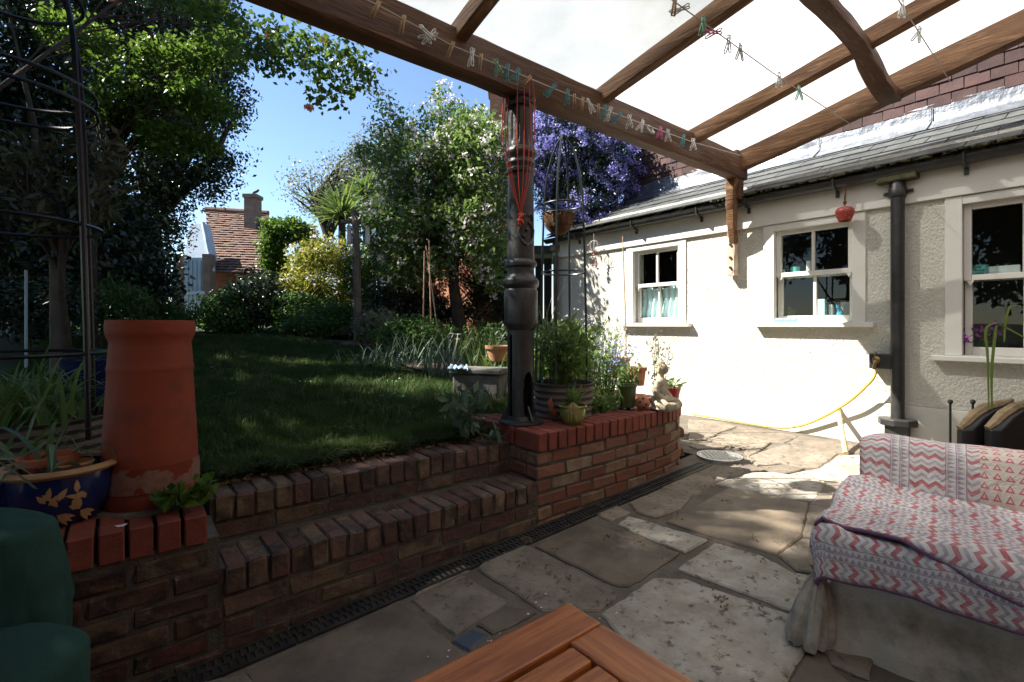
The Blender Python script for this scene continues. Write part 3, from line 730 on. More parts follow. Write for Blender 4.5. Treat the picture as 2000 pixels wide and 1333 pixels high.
# house roof above
MB().add([(5.35, -1.8, 6.1), (5.35, 4.7, 6.1), (8, 4.7, 8.2), (8, -1.8, 8.2)], [(0, 1, 2, 3)]).add([(5.35, -1.8, 6.05), (5.35, 4.7, 6.05), (8, 4.7, 8.15), (8, -1.8, 8.15)], [(3, 2, 1, 0)]).build('main_roof', M['redtile'], hs)
# skylight lying on the slates at the right
sk = MB(); k0 = RB + rdir * .33 + rn * .05; sk.box(k0 + Vector((0, -.02, 0)), (.62, .8, .035), Matrix.Rotation(-math.atan2(rdir.z, rdir.x), 3, 'Y'))
sk.build('roof_slab', M['slate'], hs, bevel=.006)
# rear house wall behind the viewer, that the pergola leans on
rwall = thing('brick_house', 'brick house wall behind the seating that the pergola leans against', 'house', (1.5, -2.2, 0))
MB().bb((-3.6, -2.5, -.3), (5.9, -2.2, 5.4)).build('wall', M['brickwall'], rwall)
MB().bb((-.2, -2.2, -.1), (.8, -2.15, 2.05)).build('door', M['white'], rwall, bevel=.01)

# ---------------------------------------------------------------- pergola
pg = thing('pergola', 'old timber pergola with ribbed polycarbonate roof above the patio', 'pergola', (1.9, 2.32, 0))
def wpath(a, b, n, w, seed=0):
    a, b = Vector(a), Vector(b); o = []
    for i in range(n + 1):
        t = i / n; o.append(a.lerp(b, t) + Vector((0, 0, w * mnoise.noise(Vector((t * 2.3 + seed * 7, seed, 0))))))
    return o
MB().beam(wpath((-3.1, 2.32, 2.645), (4.74, 2.32, 2.645), 40, .012), .125, .235, .004, seed=1).build('beam', M['timber'], pg, smooth=True)
SLP = .21
def zr(y): return 2.81 + SLP * (2.26 - y)              # top of the rafters
for k, (x, wd, dp) in enumerate(((-2.1, .075, .11), (-.9, .075, .11), (.3, .075, .11), (1.46, .075, .115), (2.66, .075, .115), (3.83, .08, .12), (4.66, .085, .19))):
    n = 16; pa = []
    for i in range(n + 1):
        y = 2.44 - i * (4.6 / n)
        if k == 6: y = 2.38 - i * (4.54 / n)
        pa.append((x + .012 * math.sin(i * .9 + k), y, zr(y) - dp / 2 - .004 + (.012 * mnoise.noise(Vector((i * .35, k, 0))) if k == 6 else 0)))
    MB().beam(pa, wd, dp, .004, seed=k + 4).build('rafter', M['timber_raf'], pg, smooth=True)
# naturally bent purlin crossing under the rafters
pa = []; ws = []
for i in range(25):
    t = i / 24; x = 1.43 + t * 3.23; y = 1.08 + .03 * math.sin(t * 8.5) - .06 * (1 - t); pa.append((x, y, zr(y) - .125 - .05 * math.sin(t * 7 + 1) ** 2)); ws.append(.11 + .02 * math.sin(t * 8))
MB().beam(pa, ws, .085, .005, seed=30).build('bent_purlin', M['timber'], pg, smooth=True)
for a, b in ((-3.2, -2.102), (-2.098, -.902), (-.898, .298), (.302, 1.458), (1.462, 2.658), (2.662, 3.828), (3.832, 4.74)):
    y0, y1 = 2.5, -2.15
    MB().add([(a, y0, zr(y0) + .002), (b, y0, zr(y0) + .002), (b, y1, zr(y1) + .002), (a, y1, zr(y1) + .002)], [(0, 1, 2, 3)]).build('roof_sheet', M['poly_shaded'] if a < 2 else M['poly'], pg)
# bracket at the house end
br = []
for i in range(13):
    t = i / 12; br.append((4.60 + .2 * t ** 1.6, 2.33 + .1 * t, 2.55 - .62 * t))
MB().beam(br, [.1 - .035 * i / 12 for i in range(13)], [.11 - .05 * i / 12 for i in range(13)], .004, up=Vector((1, 0, 0)), seed=50).build('brace', M['timber_raf'], pg, smooth=True)
MB().beam([(4.80, 2.44, 1.62 + .05 * i) for i in range(17)], .085, .08, .002, up=Vector((1, 0, 0)), seed=51).build('wall_post', mat('flaking_white_timber', (.6, .52, .42), (.5, .36, .25), 6, .8, .5, 30, c3=(.27, .13, .07), s3=4, t3=(.55, .62)), pg, smooth=True)
MB().box((4.66, 2.33, 2.45), (.09, .1, .2)).build('post_stub', M['timber'], pg, bevel=.006)
MB().box((4.62, 2.33, 2.79), (.07, .07, .06)).build('block', M['greypost'], pg, bevel=.004)
for z in (1.70, 1.8, 1.93): MB().tube([(4.765, 2.44, z), (4.745, 2.44, z)], .013, 8).build('bolt', M['iron'], pg)
# ---------------------------------------------------------------- cast-iron column
CX, CY = 1.93, 2.325; CZ = .517; cc = Vector((CX, CY, 0))
co = thing('iron_column', 'black cast-iron column with slotted foot holding up the pergola beam', 'column', (CX, CY, CZ))
def yz(y): return EYE + (636 - y) / FPX * 2.98
face = math.atan2(-CY, -CX)                            # towards the seating
def hole(a, z):
    da = (a - (face + .62) + math.pi) % (2 * math.pi) - math.pi
    e = ((da / .42) ** 2 + ((z - .69) / .145) ** 4) < 1
    db = (a - (face - .8) + math.pi) % (2 * math.pi) - math.pi
    return e or (abs(db) < .12 and .56 < z < 1.06)
low = [(.083, CZ + .02 + (1.1 - CZ - .02) * i / 60) for i in range(61)]
MB().lathe(low, cc, 96, hole).lathe([(r - .011, z) for r, z in low][::-1], cc, 96, hole).build('shaft', M['iron'], co, smooth=True)
up_ = [(.083, 1.09), (.1, 1.12), (.104, 1.14), (.105, 1.33), (.098, 1.345), (.104, 1.355), (.112, 1.37), (.112, 1.395), (.103, 1.41), (.09, 1.42), (.084, 1.44), (.084, 1.475), (.098, 1.485), (.1, 1.5), (.094, 1.515), (.085, 1.525),
       (.083, 1.6), (.08, 2.02), (.08, 2.05), (.092, 2.06), (.092, 2.075), (.083, 2.085), (.083, 2.1), (.09, 2.11), (.09, 2.125), (.083, 2.135), (.083, 2.15), (.095, 2.165), (.098, 2.185), (.092, 2.205), (.078, 2.215)]
MB().lathe(up_, cc, 48).build('shaft', M['iron'], co, smooth=True)
fz = [2.215 + .24 * i / 12 for i in range(13)]
MB().lathe([(.076, z) for z in fz], cc, 144, flute=lambda a, z: 1 - .1 * max(0, math.sin(a * 12)) * (1 if 2.235 < z < 2.43 else 0)).build('fluted_neck', M['iron'], co, smooth=True)
MB().lathe([(.076, 2.455), (.095, 2.462), (.1, 2.478), (.09, 2.49), (.08, 2.495), (.08, 2.51), (.094, 2.515), (.097, 2.527), (.0, 2.528)], cc, 48).build('capital', M['iron'], co, smooth=True)
MB().lathe([(0, CZ), (.135, CZ), (.14, CZ + .008), (.137, CZ + .02), (.095, CZ + .028), (.086, CZ + .05)], cc, 48).build('base_plate', M['iron'], co, smooth=True)
for k in range(3):
    a = face + .6 + k * 2.1; d = Vector((math.cos(a), math.sin(a), 0)); p = cc + d * .082; q = cc + d * .128; s_ = d.cross(Vector((0, 0, 1))) * .005
    MB().add([p + s_ + Vector((0, 0, CZ + .02)), q + s_ + Vector((0, 0, CZ + .025)), p + s_ + Vector((0, 0, CZ + .11)), p - s_ + Vector((0, 0, CZ + .02)), q - s_ + Vector((0, 0, CZ + .025)), p - s_ + Vector((0, 0, CZ + .11))],
             [(0, 1, 2), (5, 4, 3), (0, 3, 4, 1), (1, 4, 5, 2), (2, 5, 3, 0)]).build('rib', M['iron'], co)
# raised maker's crest on the shaft: scrolls
cr = MB(); a0 = face + .45; tn = Vector((-math.sin(a0), math.cos(a0), 0)); nr = Vector((math.cos(a0), math.sin(a0), 0))
for sgn in (-1, 1):
    pa = [cc + nr * (.083 - .012 * (sgn * w_ / .05) ** 2) + tn * (sgn * w_) + Vector((0, 0, z)) for w_, z in ((.02, 1.62), (.045, 1.65), (.05, 1.7), (.035, 1.73), (.045, 1.77), (.03, 1.8), (.01, 1.785))]
    cr.tube(pa, .009, 6)
cr.tube([cc + nr * .082 + tn * -.02 + Vector((0, 0, 1.62)), cc + nr * .084 + Vector((0, 0, 1.605)), cc + nr * .082 + tn * .02 + Vector((0, 0, 1.62))], .009, 6)
for w_, z in ((0, 1.7), (.02, 1.74), (-.02, 1.66)): cr.lathe([(0, -.012), (.01, -.007), (.013, 0), (.01, .007), (0, .012)], cc + nr * .083 + tn * w_ + Vector((0, 0, z)), 10)
cr.build('crest', M['iron'], co, smooth=True)
# red cord looped round the neck and hanging in a knot
rc = thing('red_cord', 'loops of red cord hanging from the column head to a knot', 'cord', (CX, CY - .1, 1.75))
kn = cc + Vector((math.cos(face), math.sin(face), 0)) * .105 + Vector((0, 0, 1.78))
right = Vector((CA, -SA, 0))
rr = random.Random(4)
for i, off in enumerate((-.1, -.085, -.072, -.02, .02, .05, .075)):
    f_ = Vector((math.cos(face), math.sin(face), 0)); top = cc + f_ * (.10 if abs(off) < .06 else .05) + right * off + Vector((0, 0, 2.6 + rr.uniform(-.03, .03)))
    pa = [top]
    for t in (.25, .5, .75, .92): p = top.lerp(kn, t); p += right * off * .55 * math.sin(math.pi * t) ; pa.append(p + f_ * .012)
    pa.append(kn); MB().tube(pa, .0028, 5).build('strand', M['cord'], rc)
kb = MB()
for i in range(5): kb.ring(kn + Vector((rr.uniform(-.008, .008), rr.uniform(-.008, .008), -.012 * i)), .014, .007, 14, 6, Matrix.Rotation(rr.uniform(-.9, .9), 3, 'X') @ Matrix.Rotation(rr.uniform(-.9, .9), 3, 'Y'))
kb.build('knot', M['cord'], rc, smooth=True)
# ---------------------------------------------------------------- clotheslines and pegs
MB_ORD = ['first', 'second', 'third', 'fourth', 'fifth', 'sixth', 'seventh', 'eighth', 'ninth', 'tenth', 'eleventh', 'twelfth', 'thirteenth', 'fourteenth', 'fifteenth', 'sixteenth', 'seventeenth', 'eighteenth', 'nineteenth', 'twentieth', 'twenty-first', 'twenty-second', 'twenty-third', 'twenty-fourth', 'twenty-fifth', 'twenty-sixth']
L1 = [at_y(x, y, 2.2) for x, y in ((560, -75), (740, 12), (880, 88), (1040, 156), (1200, 222), (1350, 277), (1446, 304))]
L2 = [Vector((.3, 1.38, 2.885)), Vector((1.2, 1.38, 2.75)), Vector((2.1, 1.38, 2.725)), Vector((3.2, 1.37, 2.715)), Vector((4.6, 1.36, 2.745))]
L3 = [Vector((1.46, .76, 3.01)), Vector((2.2, .76, 2.95)), Vector((3.3, .757, 2.9)), Vector((4.6, .757, 2.86))]
for pts_, lb in ((L1, 'pale clothesline strung along the front of the pergola beam'), (L2, 'thin clothesline crossing under the middle of the clear roof'), (L3, 'short clothesline ending at the right of the last rafter')):
    tag(MB().tube(pts_, .0032, 6).build('clothesline', M['rope'], smooth=True), lb, 'clothesline')
PC = {'wood': mat('peg_wood', (.5, .35, .2), (.4, .26, .14), 30, .8), 'teal': mat('peg_teal', (.08, .3, .33), None, rough=.4), 'white': mat('peg_white', (.75, .74, .7), None, rough=.4),
      'green': mat('peg_green', (.2, .45, .3), None, rough=.4), 'pink': mat('peg_pink', (.6, .12, .3), None, rough=.4), 'grey': mat('peg_grey', (.5, .5, .47), None, rough=.5)}
PM = {}
def peg_mesh(c, kind):
    if (c, kind) in PM: return PM[(c, kind)]
    m = MB()
    if c == 'wood':
        for s_ in (-1, 1):
            m.add([(s_ * .002, -.005, .02), (s_ * .009, -.005, .02), (s_ * .012, -.005, -.07), (s_ * .003 if kind else s_ * .006, -.005, -.07), (s_ * .002, .005, .02), (s_ * .009, .005, .02), (s_ * .012, .005, -.07), (s_ * .003 if kind else s_ * .006, .005, -.07)],
                  [(0, 1, 2, 3), (7, 6, 5, 4), (0, 4, 5, 1), (1, 5, 6, 2), (2, 6, 7, 3), (3, 7, 4, 0)])
        m.ring((0, 0, -.018), .009, .0022, 10, 5, Matrix.Rotation(R(90), 3, 'X'))
    else:
        for s_ in (-1, 1):
            M3 = Matrix.Rotation(s_ * (.2 if kind else .33), 3, 'Y')
            for e in (-1, 1): m.tube([M3 @ Vector((e * .006, s_ * .004, z)) for z in (.028, .0, -.04, -.062)], [.0025, .0035, .004, .003], 6)
            m.tube([M3 @ Vector((-.006, s_ * .004, -.062)), M3 @ Vector((0, s_ * .004, -.07)), M3 @ Vector((.006, s_ * .004, -.062))], .0035, 6)
            m.tube([M3 @ Vector((-.006, s_ * .004, .028)), M3 @ Vector((0, s_ * .004, .033)), M3 @ Vector((.006, s_ * .004, .028))], .003, 6)
        m.ring((0, 0, -.008), .008, .0022, 10, 5, Matrix.Rotation(R(90), 3, 'X'))
    PM[(c, kind)] = m.mesh('clothes_peg', PC[c], 'all'); return PM[(c, kind)]
def along(pts_, px):
    best = None
    for a, b in zip(pts_, pts_[1:]):
        for i in range(60):
            p = a.lerp(b, i / 59); q = p - O; d = SA * q.x + CA * q.y
            if d <= .1: continue
            x = 1000 + FPX * (CA * q.x - SA * q.y) / d
            if best is None or abs(x - px) < best[0]: best = (abs(x - px), p)
    return best[1]
rr = random.Random(21)
def pegs(pts_, items, where, grp):
    for i, (px, c, tl) in enumerate(items):
        p = along(pts_, px); me = peg_mesh(c, rr.random() < .5)
        M4 = Matrix.Translation(p) @ Matrix.Rotation(-R(38.7) + rr.uniform(-.4, .4), 4, 'Z') @ Matrix.Rotation(R(tl), 4, 'Y')
        o = put('clothes_peg', me, None, M4)
        tag(o, ('wooden' if c == 'wood' else c + ' plastic') + ' clothes peg, ' + MB_ORD[i] + ' from the left on the ' + where, 'clothes peg', grp)
pegs(L1, [(738, 'wood', 25), (789, 'wood', 12), (829, 'white', -40), (843, 'white', 60), (882, 'wood', 25), (923, 'white', 8), (939, 'wood', 10), (969, 'green', -15), (991, 'teal', 10), (1010, 'teal', 25), (1034, 'wood', 40),
          (1081, 'teal', 45), (1108, 'teal', 5), (1121, 'wood', 0), (1139, 'wood', 8), (1152, 'white', -25), (1169, 'wood', 0), (1180, 'teal', 15), (1190, 'white', 22), (1208, 'teal', 45), (1230, 'white', 0),
          (1254, 'white', 25), (1291, 'pink', 10), (1305, 'grey', 0), (1334, 'teal', 12), (1354, 'white', 0)], 'beam clothesline', 'pegs on the clotheslines')
pegs(L2, [(1316, 'wood', 8), (1335, 'grey', 70), (1372, 'green', 5), (1400, 'pink', 80), (1424, 'grey', 5), (1447, 'grey', 5), (1523, 'white', 0), (1562, 'green', 0)], 'middle clothesline', 'pegs on the clotheslines')
pegs(L3, [(1762, 'white', 5), (1795, 'grey', 20)], 'right clothesline', 'pegs on the clotheslines')
# roll of clear tape hung on the line
p = along(L1, 1270); t_ = thing('wire_coil', 'small coil of clear wire hooked on the beam clothesline', 'wire', p)
MB().ring(p + Vector((0, 0, -.02)), .03, .006, 20, 6, Matrix.Rotation(R(70), 3, 'X')).ring(p + Vector((.012, 0, -.028)), .028, .006, 20, 6, Matrix.Rotation(R(50), 3, 'X')).build('coil', PC['grey'], t_, smooth=True)

# ---------------------------------------------------------------- house fittings
# downpipe
q = at_x(1753, 500, 4.785); dp = thing('downpipe', 'black iron downpipe on the white house wall', 'pipe', (q.x, q.y, .3))
MB().lathe([(.045, .3), (.045, 2.13), (.056, 2.135), (.06, 2.15), (.06, 2.2), (.052, 2.21), (.05, 2.32)], (q.x, q.y, 0), 24).build('pipe', M['iron'], dp, smooth=True)
for s_ in (-1, 1): MB().tube([(q.x + .02, q.y + s_ * .05, 2.175), (q.x + .02, q.y + s_ * .095, 2.175)], .014, 8).build('ear', M['iron'], dp)
MB().box((q.x, q.y, 2.29), (.13, .26, .07)).build('outlet', M['moss'], dp, bevel=.01)
g2 = MB().prism([(q.x + .11 * math.cos(a), q.y + .13 * math.sin(a)) for a in np.linspace(0, 2 * math.pi, 8, endpoint=False)], .33, .385); g2.build('gully_hopper', M['iron'], dp, bevel=.008)
MB().bb((q.x - .06, q.y - .07, .1), (q.x + .06, q.y + .07, .33)).build('gully_neck', M['iron'], dp)
# tap in its lagging box, hose
tp = at_x(1722, 706, 4.8); tb = thing('garden_tap', 'garden tap in a black lagging box beside the downpipe', 'tap', tp)
MB().box(tp + Vector((.0, 0, 0)), (.09, .15, .12)).build('box', M['iron'], tb, bevel=.008)
MB().tube([tp + Vector((-.045, .02, .01)), tp + Vector((-.075, .02, .0)), tp + Vector((-.085, .025, -.03)), tp + Vector((-.08, .03, -.06))], .014, 10).build('spout', mat('brass', (.35, .24, .1), None, rough=.35, metal=.9), tb, smooth=True)
MB().lathe([(0, 0), (.025, .002), (.028, .008), (.02, .014), (0, .016)], tp + Vector((-.055, .02, .012)), 14, M=Matrix.Rotation(R(-90), 3, 'Y')).tube([tp + Vector((-.05, .03, .02)), tp + Vector((-.05, .03, .075))], .006, 6).build('handle', bpy.data.materials['brass'], tb, smooth=True)
hp = []
for x, y, off in ((1711, 724, .1), (1707, 738, .1), (1690, 757, .1), (1665, 780, .09), (1640, 797, .075), (1610, 814, .06), (1575, 829, .05), (1540, 836, .05), (1505, 838, .06), (1470, 831, .06), (1440, 826, .05), (1405, 823, .04), (1375, 819, .04), (1352, 815, .04)):
    p = at_x(x, y, XW - off); hp.append(Vector((p.x, p.y, max(p.z, zg(p.x) + .022))))
# smooth it
def smooth_path(p, k=4):
    o = []
    for i in range(len(p) - 1):
        a, b, c_, d = p[max(i - 1, 0)], p[i], p[i + 1], p[min(i + 2, len(p) - 1)]
        for j in range(k):
            t = j / k; o.append(.5 * ((2 * b) + (c_ - a) * t + (2 * a - 5 * b + 4 * c_ - d) * t * t + (3 * b - a - 3 * c_ + d) * t ** 3))
    return o + [p[-1]]
tag(MB().tube(smooth_path(hp), .0095, 10).build('hose', M['hose'], smooth=True), 'yellow garden hose drooping from the tap along the foot of the wall', 'hose')
a, b = at_x(1637, 800, XW - .03), at_g(1710, 860); b = Vector((4.35, b.y + .02, zg(4.3) + .02))
bw = thing('broom', 'pale wooden pole leaning against the white wall behind the sofa', 'pole', b)
MB().tube([a, a.lerp(b, .5), b], .019, 10).build('handle', mat('pale_pole_wood', (.62, .5, .3), (.5, .38, .2), 9, .6), bw, smooth=True)
MB().tube([a + Vector((0, 0, .002)), a + (a - b).normalized() * .05], .022, 10).build('end_cap', M['offwhite'], bw, smooth=True)
# hanging red bell
bp = at_x(1650, 418, 4.72); bl = thing('hanging_bell', 'red speckled bell hanging from the gutter on a cord', 'bell', bp)
MB().lathe([(0, .062), (.02, .06), (.052, .05), (.068, .03), (.07, .012), (.06, -.025), (.046, -.056), (.043, -.062), (.04, -.056), (.05, -.02), (.0, .04)], bp, 28).build('bell_body', M['bell'], bl, smooth=True)
MB().ring(bp + Vector((0, 0, .067)), .016, .0025, 14, 5, Matrix.Rotation(R(90), 3, 'X')).build('loop', M['blackwire'], bl)
MB().tube([bp + Vector((0, 0, .08)), bp + Vector((.0, .003, .13)), bp + Vector((.01, -.005, .2)), bp + Vector((.0, .0, .235))], .004, 6).tube([bp + Vector((0, 0, .08)), bp + Vector((.0, -.008, .16)), bp + Vector((0, 0, .235))], .004, 6).lathe([(0, .012), (.012, .008), (.014, 0), (.01, -.014), (0, -.016)], bp + Vector((0, 0, .095)), 10).build('cord', M['coir'], bl, smooth=True)
# wire ornament with beads on the wall
op = at_x(1160, 480, 4.72); wo_ = thing('wire_mobile', 'wire ball ornament with little beads hanging from the gutter', 'ornament', op)
wm_ = MB(); wm_.tube([op + Vector((0, 0, .22)), op + Vector((0, 0, .07))], .003, 5)
for k in range(4): wm_.ring(op, .065, .0025, 24, 5, Matrix.Rotation(k * .785, 3, 'Z') @ Matrix.Rotation(R(90), 3, 'X'))
wm_.build('wire_ball', PC['grey'], wo_)
for k, (dx, dz) in enumerate(((.07, .0), (-.07, .0), (.0, -.12), (.03, -.2), (-.02, -.25), (.05, -.3))):
    MB().lathe([(0, .015), (.012, .01), (.016, 0), (.012, -.01), (0, -.015)], op + right * dx + Vector((0, 0, dz)), 10).tube([op + right * dx * .5 + Vector((0, 0, 0)), op + right * dx + Vector((0, 0, dz))], .0015, 4).build('bead', mat('bead%d' % k, (.4, .1, .06), None, rough=.4), wo_, smooth=True)
# cane standing in the bed in front of the wall
p0 = at_d(1224, 760, 4.6); p1 = at_d(1216, 462, 4.6)
tag(MB().tube([p0 - Vector((0, 0, .25)), p0, p0.lerp(p1, .5) + Vector((.01, 0, 0)), p1], [.008, .007, .006, .005], 7).build('bamboo_cane', mat('cane', (.5, .33, .2), None, rough=.6), smooth=True), 'tall thin bamboo cane standing in front of the curtained window', 'cane')
# curtains
for k, (ya, yb) in enumerate(((3.085, 3.385), (3.395, 3.695))):
    m_ = MB(); n = 40
    for j in range(9):
        z = 1.19 + .38 * j / 8
        for i in range(n + 1):
            t = i / n; y = ya + (yb - ya) * t + .01 * math.sin(j); m_.v.append((XW + .138 + .014 * math.sin(t * 26 + k + .2 * j), y + .004 * math.sin(j * 2 + i), z - (.012 * math.sin(t * 9) if j == 8 else 0)))
    m_.f = [(j * (n + 1) + i, j * (n + 1) + i + 1, (j + 1) * (n + 1) + i + 1, (j + 1) * (n + 1) + i) for j in range(8) for i in range(n)]
    tag(m_.build('curtain', M['curtain'], smooth='all'), 'pale blue half curtain, %s of the pair in the far window' % ('right' if k == 0 else 'left'), 'curtain')
# things on the window ledges
MB().bb((XW + .12, 1.42, 1.13), (XW + .3, 2.06, 1.16)).build('ledge', M['white'], hs); MB().bb((XW + .12, .09, .885), (XW + .3, .73, .912)).build('ledge', M['white'], hs)
mr2 = MB().bb((XW + .11, 1.42, 1.575), (XW + .27, 2.06, 1.59)).build('shelf', M['white'], hs)
mr3 = MB().bb((XW + .11, .09, 1.455), (XW + .27, .73, 1.47)).build('shelf', M['white'], hs)
def cup(px, z, x, r, h, mt, nm, lb, cat, handle=False):
    p = at_x(px, 600, x); p.z = z; t_ = thing(nm, lb, cat, p)
    MB().lathe([(0, 0), (r * .85, 0), (r, h * .3), (r, h), (r * .9, h), (r * .85, h * .1), (0, h * .08)], p, 24).build('body', mt, t_, smooth=True)
    if handle: MB().ring(p + Vector((0, r * 1.15, h * .5)), h * .28, .006, 16, 6, Matrix.Rotation(R(90), 3, 'Y')).build('handle', mt, t_, smooth=True)
    return t_
cup(1553, 1.591, XW + .155, .042, .085, M['teal'], 'mug', 'teal mug on the shelf in the middle window', 'mug', True)
cup(1580, 1.591, XW + .15, .022, .13, PC['grey'], 'glass_vase', 'clear slim vase on the shelf beside the teal mug', 'vase')
cup(1529, 1.591, XW + .15, .025, .07, M['offwhite'], 'small_jug', 'little white jug at the left of the shelf with the mug', 'jug')
cup(1655, 1.591, XW + .155, .035, .06, M['blueglaze'], 'ink_bottle', 'dark blue glass pot at the right of the shelf', 'pot')
tn_ = cup(1912, 1.471, XW + .165, .052, .1, M['teal'], 'tea_tin', 'pale teal printed tin on the shelf of the large window', 'tin')
pt = at_x(1912, 600, XW + .165)
for k, (dy, dz, w_) in enumerate(((.01, .08, .035), (-.005, .06, .05), (.005, .035, .055), (0, .018, .045))):
    a = math.atan2(-pt.y, -pt.x); 
    MB().box((pt.x + math.cos(a) * .052, pt.y + math.sin(a) * .052 + dy * .4, 1.471 + dz), (.003, w_, .006), Matrix.Rotation(a, 3, 'Z')).build('print', M['tealdark'], tn_)
def carton(px, z, x, d, mt, nm, lb, cat):
    p = at_x(px, 600, x); p.z = z + d[2] / 2; return tag(MB().box(p, d).build(nm, mt, bevel=.003), lb, cat)
carton(1955, 1.471, XW + .19, (.05, .2, .085), M['offwhite'], 'white_box', 'long white box beside the tin in the large window', 'box')
carton(1606, 1.162, XW + .2, (.06, .06, .2), mat('pale_teal_card', (.45, .62, .62), None, rough=.5), 'carton', 'tall pale teal carton on the middle window ledge', 'carton')
carton(1624, 1.162, XW + .24, (.05, .03, .15), M['offwhite'], 'white_carton', 'narrow white carton behind the spray bottle', 'carton')
carton(1656, 1.162, XW + .25, (.05, .1, .17), mat('grey_card', (.5, .5, .48), None, rough=.6), 'folder', 'grey card file at the right of the middle window ledge', 'file')
carton(1551, 1.162, XW + .17, (.07, .19, .03), M['offwhite'], 'seed_tray', 'white seed tray on the middle window ledge', 'tray')
sp_ = at_x(1641, 600, XW + .18); sp_.z = 1.162; sb = thing('spray_bottle', 'blue spray bottle on the middle window ledge', 'bottle', sp_)
MB().lathe([(0, 0), (.028, 0), (.03, .02), (.028, .07), (.014, .1), (.012, .115), (0, .115)], sp_, 20).build('body', M['blueplastic'], sb, smooth=True)
MB().box(sp_ + Vector((-.01, .01, .13)), (.06, .025, .03)).box(sp_ + Vector((-.03, .012, .11)), (.008, .012, .035)).build('trigger', M['blueplastic'], sb, bevel=.004)
sg = at_x(1535, 622, XW - .03); sgn = thing('teal_plaque', 'small teal lettered plaque lying on the middle window sill', 'plaque', (XW - .03, sg.y, 1.146))
MB().box((XW - .035, sg.y, 1.168), (.012, .2, .05), Matrix.Rotation(.75, 3, 'Y')).build('plate', M['teal'], sgn, bevel=.002)
for k in range(11):
    if k in (4, 8): continue
    MB().box((XW - .043, sg.y + .08 - k * .016, 1.1765), (.002, .009, .016), Matrix.Rotation(.75, 3, 'Y')).build('letter', M['offwhite'], sgn)

# ---------------------------------------------------------------- pots
def pot(name, label, c, prof, mt, rim=None, rimmat=None, soil=None, seg=40, flute=None):
    t_ = thing(name, label, 'pot', c); MB().lathe(prof, c, seg, flute=flute).build('body', mt, t_, smooth=True)
    if rim: MB().lathe(rim, c, seg).build('rim', rimmat or mt, t_, smooth=True)
    if soil: MB().lathe([(0, soil[1] + .006), (soil[0] * .5, soil[1] + .008), (soil[0], soil[1])], c, seg).build('soil', M['soil'], t_, smooth=True)
    return t_
# chimney pot
c = at_d(296, 1000, 1.86); c.z = .45
cp_ = thing('chimney_pot', 'tall terracotta chimney pot standing on the left wall', 'chimney pot', c)
prof = [(.182, 0), (.188, .01), (.19, .055), (.186, .065), (.188, .085), (.184, .15), (.176, .3), (.168, .42), (.163, .5), (.165, .512), (.167, .52), (.163, .53), (.161, .56), (.157, .6), (.155, .615), (.166, .64), (.171, .65), (.172, .66), (.171, .69), (.169, .70), (.155, .70), (.15, .66), (.148, .5), (.165, .1)]
M['chimney'] = mat('chimney_terracotta', (.24, .044, .016), (.185, .035, .013), 3, .7, .12, 60, c3=(.13, .035, .018), s3=6, t3=(.55, .75))
prof = [(r * (.82 if z > .3 else .82), z * .985) for r, z in prof]
MB().lathe(prof, c, 64).build('body', M['chimney'], cp_, smooth=True)
def mk_lime():
    m, out = newmat('lime_patches'); v = coords('Object', False); n = noise_tex(13, 5, .6, v)
    sp = S.nt.nodes.new('ShaderNodeSeparateXYZ'); S.nt.links.new(v, sp.inputs[0])
    f = (S(n.outputs[0]) - (S(sp.outputs[2]) - .1).abs() * 2.4) > .4
    b = princ(mixc(f * (S(noise_tex(40, 3, .6, v).outputs[0]) * .9), (.17, .036, .017), (.26, .2, .16)), .9, 0, .2); S.nt.links.new(b.outputs[0], out.inputs[0]); return m
MB().lathe([(.1565, .07), (.1555, .12), (.1525, .16)], c, 64).build('lime_crust', mk_lime(), cp_, smooth=True)
MB().lathe([(.11, -.01), (.18, -.008), (.185, .0), (.176, .012), (.11, .014)], c, 40).build('slate_foot', M['greystone'], cp_, smooth=True)
# blue glazed bowl with painted bamboo
c = at_d(120, 1040, 1.68); c.z = .457
bpot = pot('glazed_pot', 'cobalt blue bowl pot with tan rim and painted leaves', c, [(0, 0), (.105, 0), (.118, .01), (.142, .06), (.152, .11), (.152, .16), (.15, .175), (.138, .175), (.138, .12), (.0, .1)], M['blueglaze'],
           [(.138, .168), (.15, .166), (.165, .172), (.17, .181), (.163, .19), (.15, .193), (.14, .186), (.138, .168)], M['tanrim'], (.139, .15))
a0 = math.atan2(-c.y, -c.x); rr = random.Random(6)
def onpot(w_, z, r=.154): a = a0 + w_; return c + Vector((r * math.cos(a), r * math.sin(a), z))
def painted(cx, cz, ln, ang, nm='painted_leaf'):
    pts_ = []
    for t, wd in ((0, .15), (.35, 1), (.7, .7), (1, .0)):
        for s_ in (1, -1): pts_.append((cx + (ln * t * math.cos(ang) - s_ * wd * .008 * math.sin(ang)) / .15, cz + ln * t * math.sin(ang) + s_ * wd * .008 * math.cos(ang)))
    def rz(z): return .1565 - .0 if z > .1 else .1565 - (.1 - z) * .26
    MB().add([onpot(w_, z, rz(z)) for w_, z in pts_], [(0, 1, 3, 2), (2, 3, 5, 4), (4, 5, 7, 6)]).build(nm, M['tanrim'], bpot)
for cx_, k in ((-.12, 7), (.28, 8)):
    for i in range(k): painted(cx_ + rr.uniform(-.12, .12), .07 + rr.uniform(-.02, .05), rr.uniform(.025, .045), rr.uniform(.2, 2.9))
    for i in range(3): painted(cx_ + .05, .05, .05, -.3 - .35 * i)
sc_ = c + right * -.045 + Vector((0, 0, .155))
pot('terracotta_saucer', 'terracotta saucer resting inside the blue bowl pot', sc_, [(0, 0), (.062, 0), (.07, .035), (.08, .036), (.083, .06), (.075, .062), (.068, .04), (.0, .02)], M['terra'])
sc_ = c + right * .065 + Vector((-.02, .02, .152))
